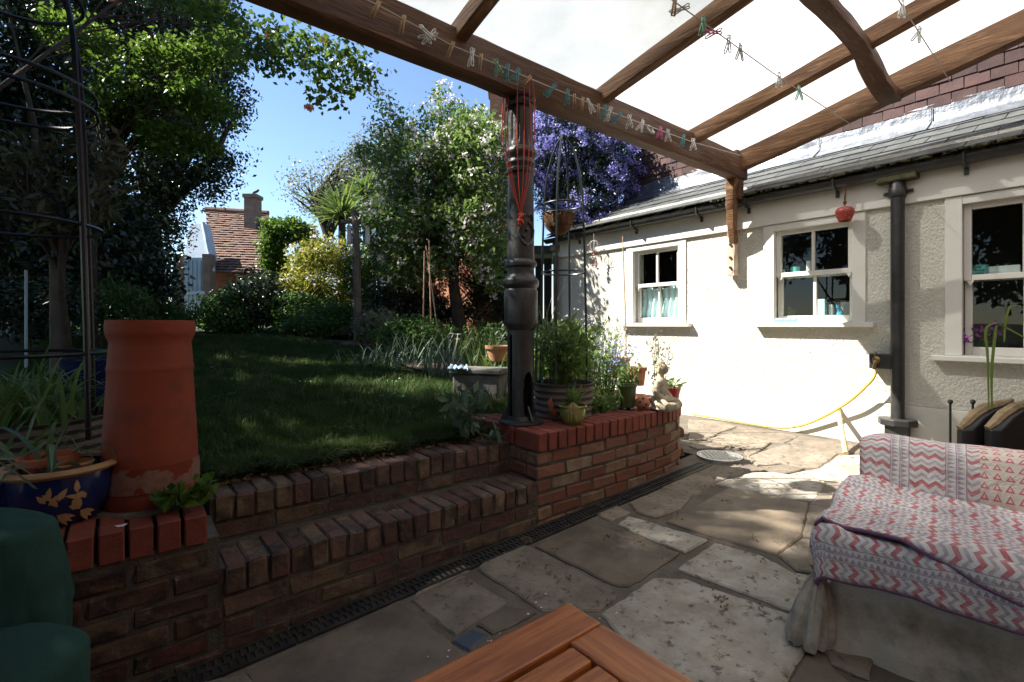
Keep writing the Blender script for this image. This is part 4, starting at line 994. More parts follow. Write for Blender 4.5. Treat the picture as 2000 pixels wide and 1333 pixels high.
pot('small_glazed_pot', 'little olive rimmed pot sunk in the blue bowl pot', sc_, [(0, 0), (.045, 0), (.055, .03), (.058, .035), (.052, .04), (.045, .02), (0, .015)], M['tanrim'])
c2 = at_d(-62, 1030, 1.6); c2.z = .457
pot('glazed_pot', 'blue glazed pot cut by the left edge of the picture', c2, [(0, 0), (.1, 0), (.12, .02), (.14, .1), (.145, .17), (.135, .17), (.0, .12)], M['blueglaze'], [(.13, .165), (.15, .165), (.155, .185), (.14, .19), (.13, .185)], M['tanrim'], (.13, .15))
c3 = at_d(195, 715, 3.3); c3.z = zl(c3.y)
pot('glazed_pot', 'round blue pot in the shade behind the chimney pot', c3, [(0, 0), (.14, 0), (.2, .1), (.2, .28), (.21, .3), (.19, .3), (.0, .2)], M['blueglaze'], None, None, (.19, .27))
# ribbed planters
def ribbed(c, r, h, n): return [(0, 0), (r * .86, 0)] + [(r * (.87 + .12 * i / (n * 4)) + .006 * math.sin(i * math.pi / 2), h * (i + 1) / (n * 4 + 2)) for i in range(n * 4)] + [(r, h * .97), (r + .008, h), (r - .012, h), (r - .02, h * .7)]
c4 = at_d(60, 900, 2.3); c4.z = .45
pl_l = pot('ribbed_planter', 'wide brown ribbed planter of strap leaves at the left', c4, ribbed(c4, .32, .24, 5), M['planter'], None, None, (.3, .2))
c5 = at_d(1100, 800, 3.28); c5.z = .46
pl_r = pot('ribbed_planter', 'brown ribbed planter behind the iron column', c5, ribbed(c5, .205, .28, 6), M['planter'], None, None, (.19, .25))
# olive bowl
c6 = at_d(1119, 826, 3.0); c6.z = .517
pot('glazed_pot', 'small olive green glazed bowl on the coping by the column', c6, [(0, 0), (.05, 0), (.066, .02), (.078, .055), (.08, .085), (.074, .1), (.07, .1), (.07, .06), (0, .05)], M['olive'], [(.072, .098), (.082, .098), (.088, .108), (.084, .116), (.074, .114), (.072, .098)], M['olive'], (.07, .09))
# leaning saucer
c7 = at_d(1080, 803, 3.14); c7.z = .59
t_ = thing('terracotta_saucer', 'terracotta dish leaning on its edge beside the column', 'saucer', c7)
MB().lathe([(0, 0), (.06, 0), (.075, .03), (.08, .03), (.064, -.006), (0, -.006)], c7, 32, M=Matrix.Rotation(R(30), 3, 'Z') @ Matrix.Rotation(R(70), 3, 'X')).build('dish', M['terra'], t_, smooth=True)
# green pot on feet
c8 = at_d(1224, 800, 3.5); c8.z = .535
gp = pot('glazed_pot', 'tall green glazed pot standing on blue feet', c8, [(0, 0), (.052, 0), (.055, .006), (.068, .14), (.07, .145), (.075, .15), (.075, .175), (.066, .175), (.062, .15), (0, .14)], M['greenglaze'], None, None, (.064, .155))
for k in range(3): a = k * 2.1 + .4; MB().lathe([(0, -.018), (.018, -.018), (.02, -.01), (.014, .0), (0, .002)], c8 + Vector((.045 * math.cos(a), .045 * math.sin(a), 0)), 12).build('foot', M['blueglaze'], gp, smooth=True)
# pierced ball
c9 = at_d(1255, 800, 3.47); c9.z = .517
pb = thing('pierced_ball', 'terracotta ball lantern pierced with stars beside the statue', 'lantern', c9)
MB().lathe([(.052 * math.sin(a), .05 - .05 * math.cos(a)) for a in np.linspace(.25, math.pi - .2, 16)], c9, 28).build('ball', M['terra_pale'], pb, smooth=True)
a0 = math.atan2(-c9.y, -c9.x)
for dw, dz in ((-.35, .062), (.5, .045), (.1, .085), (.2, .025)):
    a = a0 + dw; e = math.asin(min(1, max(-1, (dz - .05) / .05))); nr = Vector((math.cos(a) * math.cos(e), math.sin(a) * math.cos(e), math.sin(e))); q = c9 + Vector((0, 0, .05)) + nr * .0525
    tx = Vector((-math.sin(a), math.cos(a), 0)); ty = nr.cross(tx)
    MB().add([q] + [q + (tx * math.cos(k * math.pi / 5) + ty * math.sin(k * math.pi / 5)) * (.013 if k % 2 == 0 else .006) for k in range(10)], [(0, 1 + k, 1 + (k + 1) % 10) for k in range(10)]).build('star_hole', M['dark'], pb)
# red pot
c10 = at_d(1311, 768, 3.75); c10.z = .517
pot('glazed_pot', 'shiny red pot of succulents at the end of the coping', c10, [(0, 0), (.045, 0), (.05, .01), (.066, .1), (.07, .105), (.074, .125), (.066, .125), (.06, .1), (0, .09)], M['redglaze'], None, None, (.062, .11))
# terracotta pots in the bed
for px, py, d, r, h, lb in ((1205, 715, 4.5, .12, .16, 'weathered terracotta pot below the curtained window'), (1245, 735, 4.0, .075, .15, 'upright terracotta pot behind the stone figure'), (975, 690, 4.6, .13, .14, 'terracotta pot among bright leaves behind the column')):
    c_ = at_d(px, py, d); c_.z -= h * .5
    pot('terracotta_pot', lb, c_, [(0, 0), (r * .7, 0), (r * .9, h * .8), (r, h * .8), (r * 1.05, h), (r * .92, h), (r * .85, h * .7), (0, h * .7)], M['terra_pale'], None, None, (r * .86, h * .85))
# stone seated figure
sb_ = at_d(1290, 796, 3.52); sb_.z = .517; fa = math.atan2(-SA + CA * .55, -CA - SA * .0) 
st_ = thing('stone_statue', 'pale stone seated meditating figure on the coping', 'statue', sb_, 0)
fdir = (right * .82 - Vector((SA, CA, 0)) * .57).normalized(); sdir = Vector((-fdir.y, fdir.x, 0)); up3 = Vector((0, 0, 1))
def sp3(f, s_, z): return sb_ + fdir * f + sdir * s_ + up3 * z
def ell(m, f, s_, z, a, b, c_, n=14):
    vs = []; fs = []
    for i in range(n + 1):
        th = math.pi * i / n
        for k in range(n * 2):
            ph = math.pi * k / n; vs.append(sp3(f + a * math.sin(th) * math.cos(ph), s_ + b * math.sin(th) * math.sin(ph), z + c_ * math.cos(th)))
    for i in range(n):
        for k in range(n * 2): fs.append((i * n * 2 + k, i * n * 2 + (k + 1) % (n * 2), (i + 1) * n * 2 + (k + 1) % (n * 2), (i + 1) * n * 2 + k))
    m.add(vs, fs)
f_ = MB()
ell(f_, 0, 0, .06, .07, .085, .06); ell(f_, -.005, 0, .13, .052, .064, .075); ell(f_, -.005, 0, .19, .045, .075, .045); ell(f_, 0, 0, .235, .024, .024, .04)
ell(f_, .008, 0, .29, .042, .037, .05); ell(f_, .0, 0, .328, .028, .028, .028); ell(f_, .0, 0, .352, .014, .014, .016)
ell(f_, .05, 0, .287, .01, .007, .016); ell(f_, .043, 0, .266, .01, .012, .005)
for s_ in (-1, 1):
    f_.tube([sp3(-.005, s_ * .065, .2), sp3(-.005, s_ * .088, .16), sp3(.005, s_ * .092, .115), sp3(.045, s_ * .07, .085), sp3(.075, s_ * .02, .07)], [.026, .025, .023, .02, .017], 12)
    f_.tube([sp3(-.01, s_ * .05, .045), sp3(.05, s_ * .1, .04), sp3(.085, s_ * .115, .034), sp3(.11, s_ * .06, .032), sp3(.11, -s_ * .03, .026)], [.045, .042, .034, .03, .02], 12)
    ell(f_, .0, s_ * .037, .283, .009, .006, .024)
ell(f_, .082, 0, .072, .02, .03, .012); ell(f_, .03, 0, .014, .1, .13, .018)
so = f_.build('figure', M['stone'], st_); rm = so.modifiers.new('r', 'REMESH'); rm.mode = 'VOXEL'; rm.voxel_size = .0042; rm.use_smooth_shade = True
# drapery folds and hair curls
dr_ = MB()
for k in range(7): dr_.tube([sp3(.05 - .1 * (k / 7), .052 - .0 * k, .2 - .01 * k), sp3(.052, .02 - .012 * k, .17 - .012 * k), sp3(.03, -.055, .12 - .01 * k)], .0032, 5)
dr_.build('robe_fold', M['stone'], st_, smooth=True)
hc = MB()
for i in range(5):
    for k in range(16):
        th = .25 + i * .28; ph = 2 * math.pi * k / 16 + i * .2
        if math.cos(ph) > .35 and th > .75: continue
        q = sp3(.006 + .043 * math.sin(th) * math.cos(ph), .038 * math.sin(th) * math.sin(ph), .292 + .052 * math.cos(th)); hc.lathe([(0, .005), (.006, .002), (.006, -.003), (0, -.005)], q, 6)
hc.build('hair_curls', M['stone'], st_)
# stone trough with a crumpled blue bag
q = at_d(938, 712, 4.0); tr_ = thing('stone_trough', 'grey stone block standing on the lawn near the flower bed', 'stone', (q.x, q.y, .5))
MB().box((q.x, q.y, q.z - .05), (.27, .44, .045), Matrix.Rotation(R(35), 3, 'Z')).build('slab', M['greystone'], tr_, bevel=.012)
MB().box((q.x, q.y, q.z - .23), (.24, .4, .31), Matrix.Rotation(R(35), 3, 'Z')).build('block', M['greystone'], tr_, bevel=.02)
b0 = at_d(897, 719, 3.9); bag = MB(); rr = random.Random(13); n = 12
for j in range(n):
    for i in range(n): bag.v.append(b0 + right * ((i / n - .5) * .17) + Vector((SA, CA, 0)) * ((j / n - .5) * .12) + up3 * (.025 * mnoise.noise(Vector((i * .7, j * .7, 2))) + .03 * math.sin(i * 1.1) * math.sin(j * .8)))
bag.f = [(j * n + i, j * n + i + 1, (j + 1) * n + i + 1, (j + 1) * n + i) for j in range(n - 1) for i in range(n - 1)]
tag(bag.build('plastic_bag', mat('pale_blue_plastic', (.4, .52, .62), None, rough=.25), smooth='all'), 'crumpled pale blue plastic bag on the end of the stone block', 'bag')

# ---------------------------------------------------------------- obelisks
def obelisk(name, label, c, top, rings, r0, mt, wire, nleg=4, ph=.3):
    t_ = thing(name, label, 'trellis', c)
    for k in range(nleg):
        a = ph + 2 * math.pi * k / nleg; pa = []
        hs_ = [0, .2, .4, .6, .75, .85, .92, .97, 1]; rs_ = [1, .97, .93, .88, .82, .7, .5, .27, .02]
        for h, q_ in zip(hs_, rs_): pa.append((c.x + r0 * q_ * math.cos(a), c.y + r0 * q_ * math.sin(a), c.z + (top - c.z) * h))
        MB().tube(pa, wire, 7).build('upright', mt, t_, smooth=True)
    for z, r in rings: MB().ring((c.x, c.y, z), r, wire * .8, 40, 6).build('ring', mt, t_, smooth=True)
    return t_
ob = at_d(8, 700, 2.2)
obelisk('garden_obelisk', 'tall black wire obelisk rising from the left planter', Vector((ob.x, ob.y, .6)), 3.05, [(EYE - .13, .355), (1.58, .34), (2.14, .325), (2.22, .32), (2.65, .27)], .37, M['blackwire'], .0115, 5, .62)
ob2 = Vector((c5.x, c5.y, .6))
obelisk('garden_obelisk', 'green wire obelisk in the ribbed planter by the column', ob2, 2.40, [(1.01, .155), (1.475, .148), (1.93, .135)], .165, M['wire'], .0075, 4, .5)
hb = Vector((c5.x, c5.y, 1.86)) - right * .03; hk = thing('hanging_basket', 'coir lined hanging basket caught inside the green obelisk', 'basket', hb)
MB().lathe([(.002, -.13), (.05, -.118), (.085, -.075), (.1, -.02), (.102, .01), (.088, .012), (.08, -.03), (0, -.09)], hb, 30, flute=lambda a, z: 1 + .05 * math.sin(a * 11) + .04 * math.sin(a * 5 + z * 40)).build('coir_liner', M['coir'], hk, smooth=True)
MB().ring(hb + Vector((0, 0, .01)), .105, .004, 30, 5).build('rim_wire', M['blackwire'], hk)
fz_ = MB(); rr = random.Random(3)
for i in range(140):
    a = rr.uniform(0, 6.28); z = rr.uniform(-.1, .015); r = .1 * math.sqrt(max(.1, 1 - (z / .14) ** 2)); p = hb + Vector((r * math.cos(a), r * math.sin(a), z)); fz_.tube([p, p + Vector((math.cos(a) * .02, math.sin(a) * .02, rr.uniform(-.02, .02)))], .0012, 3)
tag(fz_.build('coir_strands', M['coir'], hk), kind='stuff')

# ---------------------------------------------------------------- furniture
# teak table
tx, ty, tz = .844, .836, .45
tb = thing('slatted_table', 'oiled teak coffee table with slatted top in the foreground', 'table', (tx - .55, ty - .55, zg(.4)))
def plank(name, a, b, m): MB().bb(a, b).build(name, m, tb, bevel=.006, seg=2)
W_ = 1.05; D_ = 1.0; fwid = .105
plank('frame_rail', (tx - W_, ty - fwid, tz - .035), (tx, ty, tz), M['teak'])
plank('frame_rail', (tx - W_, ty - D_, tz - .035), (tx, ty - D_ + fwid, tz), M['teak'])
plank('frame_end', (tx - fwid, ty - D_ + fwid + .002, tz - .034), (tx - .001, ty - fwid - .002, tz - .0005), M['teak2'])
plank('frame_end', (tx - W_ + .001, ty - D_ + fwid + .002, tz - .034), (tx - W_ + fwid, ty - fwid - .002, tz - .0005), M['teak2'])
y = ty - fwid - .012
while y - .058 > ty - D_ + fwid: plank('slat', (tx - W_ + fwid + .003, y - .058, tz - .028), (tx - fwid - .003, y, tz - .002), M['teak']); y -= .0705
for sx, sy in ((tx - .09, ty - .09), (tx - W_ + .09, ty - .09), (tx - .09, ty - D_ + .09), (tx - W_ + .09, ty - D_ + .09)):
    plank('leg', (sx - .032, sy - .032, zg(sx)), (sx + .032, sy + .032, tz - .036), M['teak'])
plank('apron', (tx - W_ + .13, ty - .085, tz - .11), (tx - .13, ty - .06, tz - .036), M['teak']); plank('apron', (tx - W_ + .13, ty - D_ + .06, tz - .11), (tx - .13, ty - D_ + .085, tz - .036), M['teak'])
# sofa under printed throws: local frame origin F, a along the front, b into the depth
F = Vector((1.93, .64, 0)); A_ = Vector((.173, -.984, 0)).normalized(); B_ = Vector((.984, .173, 0)).normalized(); SZ = .415
def sf(a, b, z): return F + A_ * a + B_ * b + up3 * z
so_ = thing('garden_sofa', 'low garden sofa under a stained canvas dust sheet', 'sofa', sf(.7, .35, zg(2.2)))
def drape(nm, mt, par, ax, bx, drop_a, drop_b, z0, ripple, seed, uv0=(0, 0), na=90, nb=60, hemz=None, curl=0.0, fold=0.0, edge=None):
    """cloth lying on the seat, hanging over the left end (a<0) and the front (b<0)"""
    m = MB(); m.uv = []
    la = np.linspace(-drop_a, ax, na); lb = np.linspace(-drop_b, bx, nb); rnd = .04
    for jb, b_0 in enumerate(lb):
        for a in la:
            b = b_0
            if edge: f0 = max(0, 1 - jb / (nb * .5)); b = b_0 + edge(a) * f0
            da, db = max(0, -a), max(0, -b); dd = math.hypot(da, db) if da > 0 and db > 0 else da + db
            na_, nb_ = (da / dd, db / dd) if dd > 0 else (0, 0)
            h = max(0, dd - rnd * .57); out_ = min(dd, rnd * 1.2) * .75 + .1 * h
            r1 = mnoise.noise(Vector((a * 6 + seed, b * 2, seed))); r2 = mnoise.noise(Vector((a * 14, b * 9 + seed, 2)))
            w_ = (ripple * (.4 + min(1, dd * 5))) * (math.sin((a if db > da else b) * 23 + seed + 3 * r1) * .5 + r1)
            x = max(a, 0) - na_ * (out_ + w_ * (1 if da > 0 else 0)); y = max(b, 0) - nb_ * (out_ + w_)
            rg = 1 - abs(mnoise.noise(Vector((a * 3.1 + b * 2 + seed, b * 6 - a, seed)))); rg = max(0, rg - .72) / .28
            z = z0 - (h if dd > rnd * .57 else dd * dd * 3) + .014 * r1 + .007 * r2 + (.014 * rg * rg if dd < .03 else 0) - .018 * math.sin(max(0, min(1, b / .5)) * math.pi) + fold * max(0, math.sin(a * 5 - b * 7 + seed)) ** 3 * (dd == 0)
            p = sf(x, y, z); m.v.append(tuple(p)); m.uv.append((a + uv0[0], b + uv0[1]))
    m.f = [(j * na + i, j * na + i + 1, (j + 1) * na + i + 1, (j + 1) * na + i) for j in range(nb - 1) for i in range(na - 1)]
    o = m.build(nm, mt, par, smooth='all'); sd = o.modifiers.new('s', 'SOLIDIFY'); sd.thickness = .004; sd.offset = 1; return o
bs = MB(); rz_ = [(0, 0), (.6, 0), (1.5, 0)]
for lz, z in enumerate(np.linspace(-.02, SZ - .03, 14)):
    for i in range(150):
        t = i / 149 * 2.9; 
        if t < .62: a, b, nn_ = 0, .62 - t, Vector((-1, 0))
        else: a, b, nn_ = t - .62, 0, Vector((0, -1))
        k = 1 - z / SZ; cd = min(1, math.hypot(a, b) / .12)
        rg = max(0, 1 - abs(mnoise.noise(Vector((t * 2.6 + z * 3, z * 3 - t, 4)))) * 5); wv = .02 * rg * k + .022 * (1 + k) * mnoise.noise(Vector((t * 4, z * 2, 1))) + .012 * k * math.sin(t * 31 + 2 * math.sin(z * 9)) * (1 if abs(t - .62) < .35 else .35)
        fl_ = .035 * k * k; cr_ = (1 - cd) * (.05 * k - .02)
        x = a + nn_.x * (wv + fl_) - cr_ * (a < .12); y = b + nn_.y * (wv + fl_) - cr_ * (b < .12)
        bs.v.append(tuple(sf(x + .015, y + .015, z + zg(2.0))))
bs.f = [(j * 150 + i, j * 150 + i + 1, (j + 1) * 150 + i + 1, (j + 1) * 150 + i) for j in range(13) for i in range(149)]
bs.build('dust_sheet', M['canvas'], so_, smooth='all')
MB().add([sf(a, b, z) for z in (.1, SZ - .03) for a, b in ((.04, .04), (2.3, .04), (2.3, .62), (.04, .62))], [(3, 2, 1, 0), (4, 5, 6, 7), (0, 1, 5, 4), (1, 2, 6, 5), (2, 3, 7, 6), (3, 0, 4, 7)]).build('seat', M['canvas'], so_, bevel=.03)
# gathered corner of the sheet: tied above, falling in uneven folds
kp = sf(-.02, -.02, .27); kk = MB(); nu = 72; kz = [(.0, .03), (.012, .012), (.05, .03), (.11, .05), (.17, .062), (.225, .07), (.25, .06)]
for zz_, r in kz:
    for i in range(nu):
        a = 2 * math.pi * i / nu; f = 1 + (.16 * math.sin(a * 5 + zz_ * 9) + .13 * math.sin(a * 8 + 1.3 - zz_ * 14) + .1 * math.sin(a * 13 + 2)) * (1 - .3 * (zz_ < .02))
        kk.v.append(tuple(kp + (A_ * -.25 - B_ * .3) * zz_ * .5 + Vector((r * f * math.cos(a), r * f * math.sin(a), -zz_))))
kk.f = [(j * nu + i, j * nu + (i + 1) % nu, (j + 1) * nu + (i + 1) % nu, (j + 1) * nu + i) for j in range(len(kz) - 1) for i in range(nu)]
kk.build('gathered_corner', M['canvas'], so_, smooth='all')
MB().ring(kp - up3 * .012, .017, .007, 16, 6).build('tie', M['canvas'], so_, smooth='all')
lowt = drape('printed_cloth', M['throw'], None, 2.2, .55, .1, .175, SZ, .011, 1.3, (.3, .2), edge=lambda a: .012 * math.sin(a * 4) + .01 * math.sin(a * 11)); tag(lowt, 'red and purple block printed cloth hanging over the sofa front', 'cloth')
upt = drape('printed_throw', M['throw'], None, 2.2, .56, .05, .075, SZ + .022, .012, 5.1, (.05, .61), fold=.028, edge=lambda a: .075 - .12 * min(1, max(0, a) / .55) + .02 * math.sin(a * 9)); tag(upt, 'rumpled block printed throw folded over the sofa seat', 'throw')
# purple hems
def hem(par, drop_a, drop_b, z0, seed, sign=1):
    m = MB(); pa = []
    me = par.data; na = 90
    for i in range(na): pa.append(Vector(me.vertices[i].co))
    MB().tube([p + Vector((0, 0, -.004)) for p in pa], .0065, 6).build('hem', M['purplehem'], par, smooth='all')
hem(lowt, 0, 0, 0, 0); hem(upt, 0, 0, 0, 0)
# back cushion
cm = MB(); cm.uv = []; na, nb = 70, 34; hb_ = .22; Lc = 1.9
def cush(a, t):
    """t runs up the front, over the top, down the back"""
    prof = [(-.02, -.02), (-.03, .06), (-.025, .13), (-.005, .185), (.04, .212), (.1, .21), (.14, .185), (.15, .1), (.15, -.02)]
    k = t * (len(prof) - 1); i = min(int(k), len(prof) - 2); f = k - i; p = Vector(prof[i]).lerp(Vector(prof[i + 1]), f); return p
for j in range(nb):
    t = j / (nb - 1)
    for i in range(na):
        a = i / (na - 1) * Lc; p = cush(a, t); e = 1 - max(0, 1 - a / .09) ** 2 * .75
        r1 = mnoise.noise(Vector((a * 5, t * 5, 9))); y = .56 + .065 + (p.x - .065) * e - .012 * r1; z = SZ + .02 + p.y * (.85 + .15 * e) + .01 * r1
        cm.v.append(tuple(sf(.03 + a + .12 * (0) , y, z))); cm.uv.append((a, t * .62 + .0))
cm.f = [(j * na + i, j * na + i + 1, (j + 1) * na + i + 1, (j + 1) * na + i) for j in range(nb - 1) for i in range(na - 1)]
cm.f.append(tuple(j * na for j in range(nb - 1, -1, -1)))
tag(cm.build('back_cushion', M['panel'], None, smooth='all'), 'long bolster cushion in block printed cover along the sofa back', 'cushion')
# green covered chair at the left
gc = at_d(-25, 1300, 1.12); gch = thing('garden_chair', 'chair under a bottle green fabric cover at the left edge', 'chair', (gc.x, gc.y, zg(gc.x)))
def blob(nm, fn, nu=40, nv=40, par=None, mt=None):
    m = MB()
    for j in range(nv):
        for i in range(nu): m.v.append(tuple(fn(i / nu * 2 * math.pi, j / (nv - 1))))
    m.f = [(j * nu + i, j * nu + (i + 1) % nu, (j + 1) * nu + (i + 1) % nu, (j + 1) * nu + i) for j in range(nv - 1) for i in range(nu)]
    m.f.append(tuple(range((nv - 1) * nu, nv * nu))); return m.build(nm, mt, par, smooth='all')
fwd = Vector((SA, CA, 0)); g0 = Vector((0, 0, 0)) + right * (-1.43) + fwd * 1.15
def sq(c_, p): return math.copysign(abs(c_) ** p, c_)
def back(a, t):
    tt = min(1, t / .88); top = max(0, (t - .88) / .12)
    hw, hd = .27 + .03 * (1 - tt), .07 + .04 * (1 - tt); s_ = 1 - .35 * top ** 2
    w1 = .016 * mnoise.noise(Vector((math.cos(a) * 3, math.sin(a) * 3, t * 4))) + .02 * (1 - tt) * math.sin(a * 9 + 3 * t) + .01 * abs(mnoise.noise(Vector((math.cos(a) * 7, math.sin(a) * 7, t * 9))))
    x = sq(math.cos(a), .35) * (hw + w1) * s_; y = sq(math.sin(a), .5) * (hd + w1) * s_
    return g0 + right * x + fwd * (y + .06) + up3 * (.02 + tt * .6 + .03 * math.sin(top * 1.57) - .02 * math.cos(a) * tt)
blob('cover_back', back, par=gch, mt=M['greenfab'])
def seat(a, t):
    tt = min(1, t / .8); top = max(0, (t - .8) / .2)
    s_ = 1 - .6 * top ** 2; x = sq(math.cos(a), .4) * (.25) * s_; y = sq(math.sin(a), .4) * .25 * s_
    return g0 + right * (x + .2) + fwd * (y - .2) + up3 * (-.03 + tt * .4 + .05 * math.sin(top * 1.57) + .01 * mnoise.noise(Vector((x * 6, y * 6, 0))))
blob('cover_seat', seat, par=gch, mt=M['greenfab'])
# boot rack with two black fin shapes behind the sofa
for k, (px, lb) in enumerate(((1856, 'thin black rod with ball tip behind the sofa, left one'), (1900, 'thin black rod with ball tip next to the black fins'))):
    p = at_x(px, 785, 4.3); t_ = thing('iron_rod', lb, 'rod', (p.x, p.y, zg(p.x)))
    MB().tube([(p.x, p.y, zg(p.x)), (p.x, p.y, p.z - .01)], .007, 8).build('shaft', M['iron'], t_, smooth=True)
    MB().lathe([(0, .016), (.011, .012), (.016, 0), (.011, -.012), (.006, -.018)], p, 12).build('ball', M['iron'], t_, smooth=True)
    MB().lathe([(0, .012), (.09, .01), (.095, 0), (0, 0)], (p.x, p.y, zg(p.x)), 20).build('foot', M['iron'], t_, smooth=True)
for k, px in enumerate((1935, 1992)):
    p = at_x(px, 830, 4.1); t_ = thing('rubber_boot', ('upturned black rubber boot with tan sole edge, %s one behind the sofa' % ('left' if k == 0 else 'right')), 'boot', (p.x, p.y, zg(p.x)))
    prof = [(-.19, -.2), (-.19, -.03), (-.15, .0), (-.1, .05), (-.03, .095), (.05, .115), (.13, .145), (.125, .1), (.09, .06), (.075, .0), (.07, -.1), (.075, -.2)]
    m_ = MB(); n = len(prof)
    for s_, k2 in ((-.045, .8), (-.02, 1), (.02, 1), (.045, .8)): m_.v += [tuple(p + right * (x * k2) + fwd * s_ + up3 * (z * (k2 * .1 + .9))) for x, z in prof]
    for r_ in range(3): m_.f += [(r_ * n + i, r_ * n + (i + 1) % n, (r_ + 1) * n + (i + 1) % n, (r_ + 1) * n + i) for i in range(n)]
    m_.f += [tuple(range(n - 1, -1, -1)), tuple(range(3 * n, 4 * n))]; m_.build('boot', mat('black_rubber%d' % k, (.018, .018, .019), None, rough=.35), t_, smooth=True, bevel=.006)
    MB().tube([p + right * x + up3 * (z + .008) for x, z in prof[1:7]], [.018, .026, .03, .03, .026, .012], 8).build('sole', mat('tan_sole%d' % k, (.35, .26, .16), (.25, .18, .1), 30, .95, .6, 100), t_, smooth=True)
# ---------------------------------------------------------------- foliage makers
def np_mesh(name, V, T, mt):
    me = bpy.data.meshes.new(name); nv, nt_ = len(V), len(T)
    me.vertices.add(nv); me.vertices.foreach_set('co', np.ascontiguousarray(V, dtype=np.float32).ravel())
    me.loops.add(nt_ * 3); me.loops.foreach_set('vertex_index', np.ascontiguousarray(T, dtype=np.int32).ravel())
    me.polygons.add(nt_); me.polygons.foreach_set('loop_start', np.arange(0, nt_ * 3, 3, dtype=np.int32)); me.polygons.foreach_set('loop_total', np.full(nt_, 3, dtype=np.int32))
    me.update(calc_edges=True); me.materials.append(mt); return me
def unit(a): return a / np.maximum(1e-9, np.linalg.norm(a, axis=1))[:, None]
def leaf_mesh(name, P, size, mt, aspect=.5, up=.5, fold=.25, outdir=None, var=.35):
    """one folded diamond per point"""
    n = len(P); ax = unit(RNG.normal(size=(n, 3)) + (outdir * .9 if outdir is not None else 0)); nr = RNG.normal(size=(n, 3)); nr[:, 2] += up * 2.2
    sd = unit(np.cross(ax, nr)); nr = np.cross(sd, ax); s = (size * (1 + RNG.uniform(-var, var, n)))[:, None]
    b = P - ax * s * .5; t = P + ax * s * .5; m_ = P - ax * s * .05; w_ = sd * s * aspect * .5; f = nr * s * fold * aspect * .5
    V = np.stack([b, m_ + w_ + f, t, m_ - w_ + f], 1).reshape(-1, 3); i = np.arange(n)[:, None] * 4
    T = np.concatenate([i + np.array([[0, 1, 2]]), i + np.array([[0, 2, 3]])], 1).reshape(-1, 3)
    return np_mesh(name, V, T, mt)
def cloud(clumps, n, twigs=40, sig=.16, shell=.55, gap=None):
    """clumps: (centre, rx along view-right, ry depth, rz); leaves gather round twig ends"""
    out = []; tw_all = []; vol = np.array([c[1] * c[2] * c[3] for c in clumps]) ** .8; vol /= vol.sum()
    for (c, rx, ry, rz), f in zip(clumps, vol):
        k = max(4, int(twigs * f * len(clumps) ** .5)); d = unit(RNG.normal(size=(k, 3))); r = RNG.uniform(shell ** 3, 1, k) ** (1 / 3)
        L = d * r[:, None] * np.array([rx, ry, rz]); W = L[:, :1] * np.array([[CA, -SA, 0]]) + L[:, 1:2] * np.array([[SA, CA, 0]]) + L[:, 2:] * np.array([[0, 0, 1]])
        tw = W + np.array(c); tw_all.append(tw); m_ = int(n * f); pick = RNG.integers(0, k, m_); sc = RNG.uniform(.6, 1.4, k)[pick]
        out.append(tw[pick] + np.clip(RNG.normal(size=(m_, 3)), -1.6, 1.6) * sig * sc[:, None] * np.array([1, 1, .8]))
    return np.concatenate(out), np.concatenate(tw_all)
def clump(px, py, d, rx, ry, dep): c = at_d(px, py, d); k = d / FPX; return ((c.x, c.y, c.z), rx * k, dep, ry * k)
def plant(name, label, cat, base, clumps, n, size, mt, sig=.15, twigs=60, trunk=None, aspect=.5, up=.5, shell=.5, group=None, flowers=None, branches=22, crown='crown', top=None):
    """trunk=(r0,r1) gives a trunk rising from base into the crown, limbs reach the twig ends"""
    base = Vector(base); t_ = thing(name, label, cat, base, group=group); P, tw = cloud(clumps, n, twigs, sig, shell)
    me = leaf_mesh(crown, P - np.array(base), size, mt, aspect, up); link(crown, me, t_)
    if flowers:
        fm, fn, fs, fsig = flowers[:4]; fk, fsp = flowers[4:] if len(flowers) > 4 else (7, fs * .7); pk = tw[RNG.integers(0, len(tw), fn)]; cen = np.array([c[0] for c in clumps]).mean(0)
        pk = pk + unit(pk - cen) * sig * .8 + RNG.normal(size=(fn, 3)) * fsig
        Q = np.repeat(pk, fk, 0) + RNG.normal(size=(fn * fk, 3)) * fsp
        tag(link('blossom', leaf_mesh('blossom', Q - np.array(base), fs, fm, .9, .4), t_), kind='stuff')
    cs = sorted(clumps, key=lambda c: c[0][2]); c0 = Vector(cs[0][0]) if top is None else Vector(top)
    r0, r1 = trunk if trunk else (.02, .012); rr = random.Random(len(label))
    mid = base.lerp(c0, .5) + Vector((rr.uniform(-.08, .08), rr.uniform(-.08, .08), 0)) * (1 if trunk else .3)
    MB().tube([base - Vector((0, 0, .1)), base.lerp(mid, .5), mid, c0], [r0 * 1.25, r0, (r0 + r1) / 2, r1], 10).build('trunk' if trunk else 'stem', M['bark'], t_, smooth='all')
    lim = MB(); idx = RNG.choice(len(tw), min(branches, len(tw)), replace=False)
    for i in idx:
        e = Vector(tw[i]); st0 = mid.lerp(c0, rr.uniform(.2, 1)); m1 = st0.lerp(e, .5) + Vector((rr.uniform(-1, 1), rr.uniform(-1, 1), rr.uniform(0, 1))) * (e - st0).length * .12
        lim.tube([st0, m1, e], [r1 * .75, r1 * .42, r1 * .12], 5, False)
    lim.build('limbs', M['bark'], t_, smooth='all'); return t_
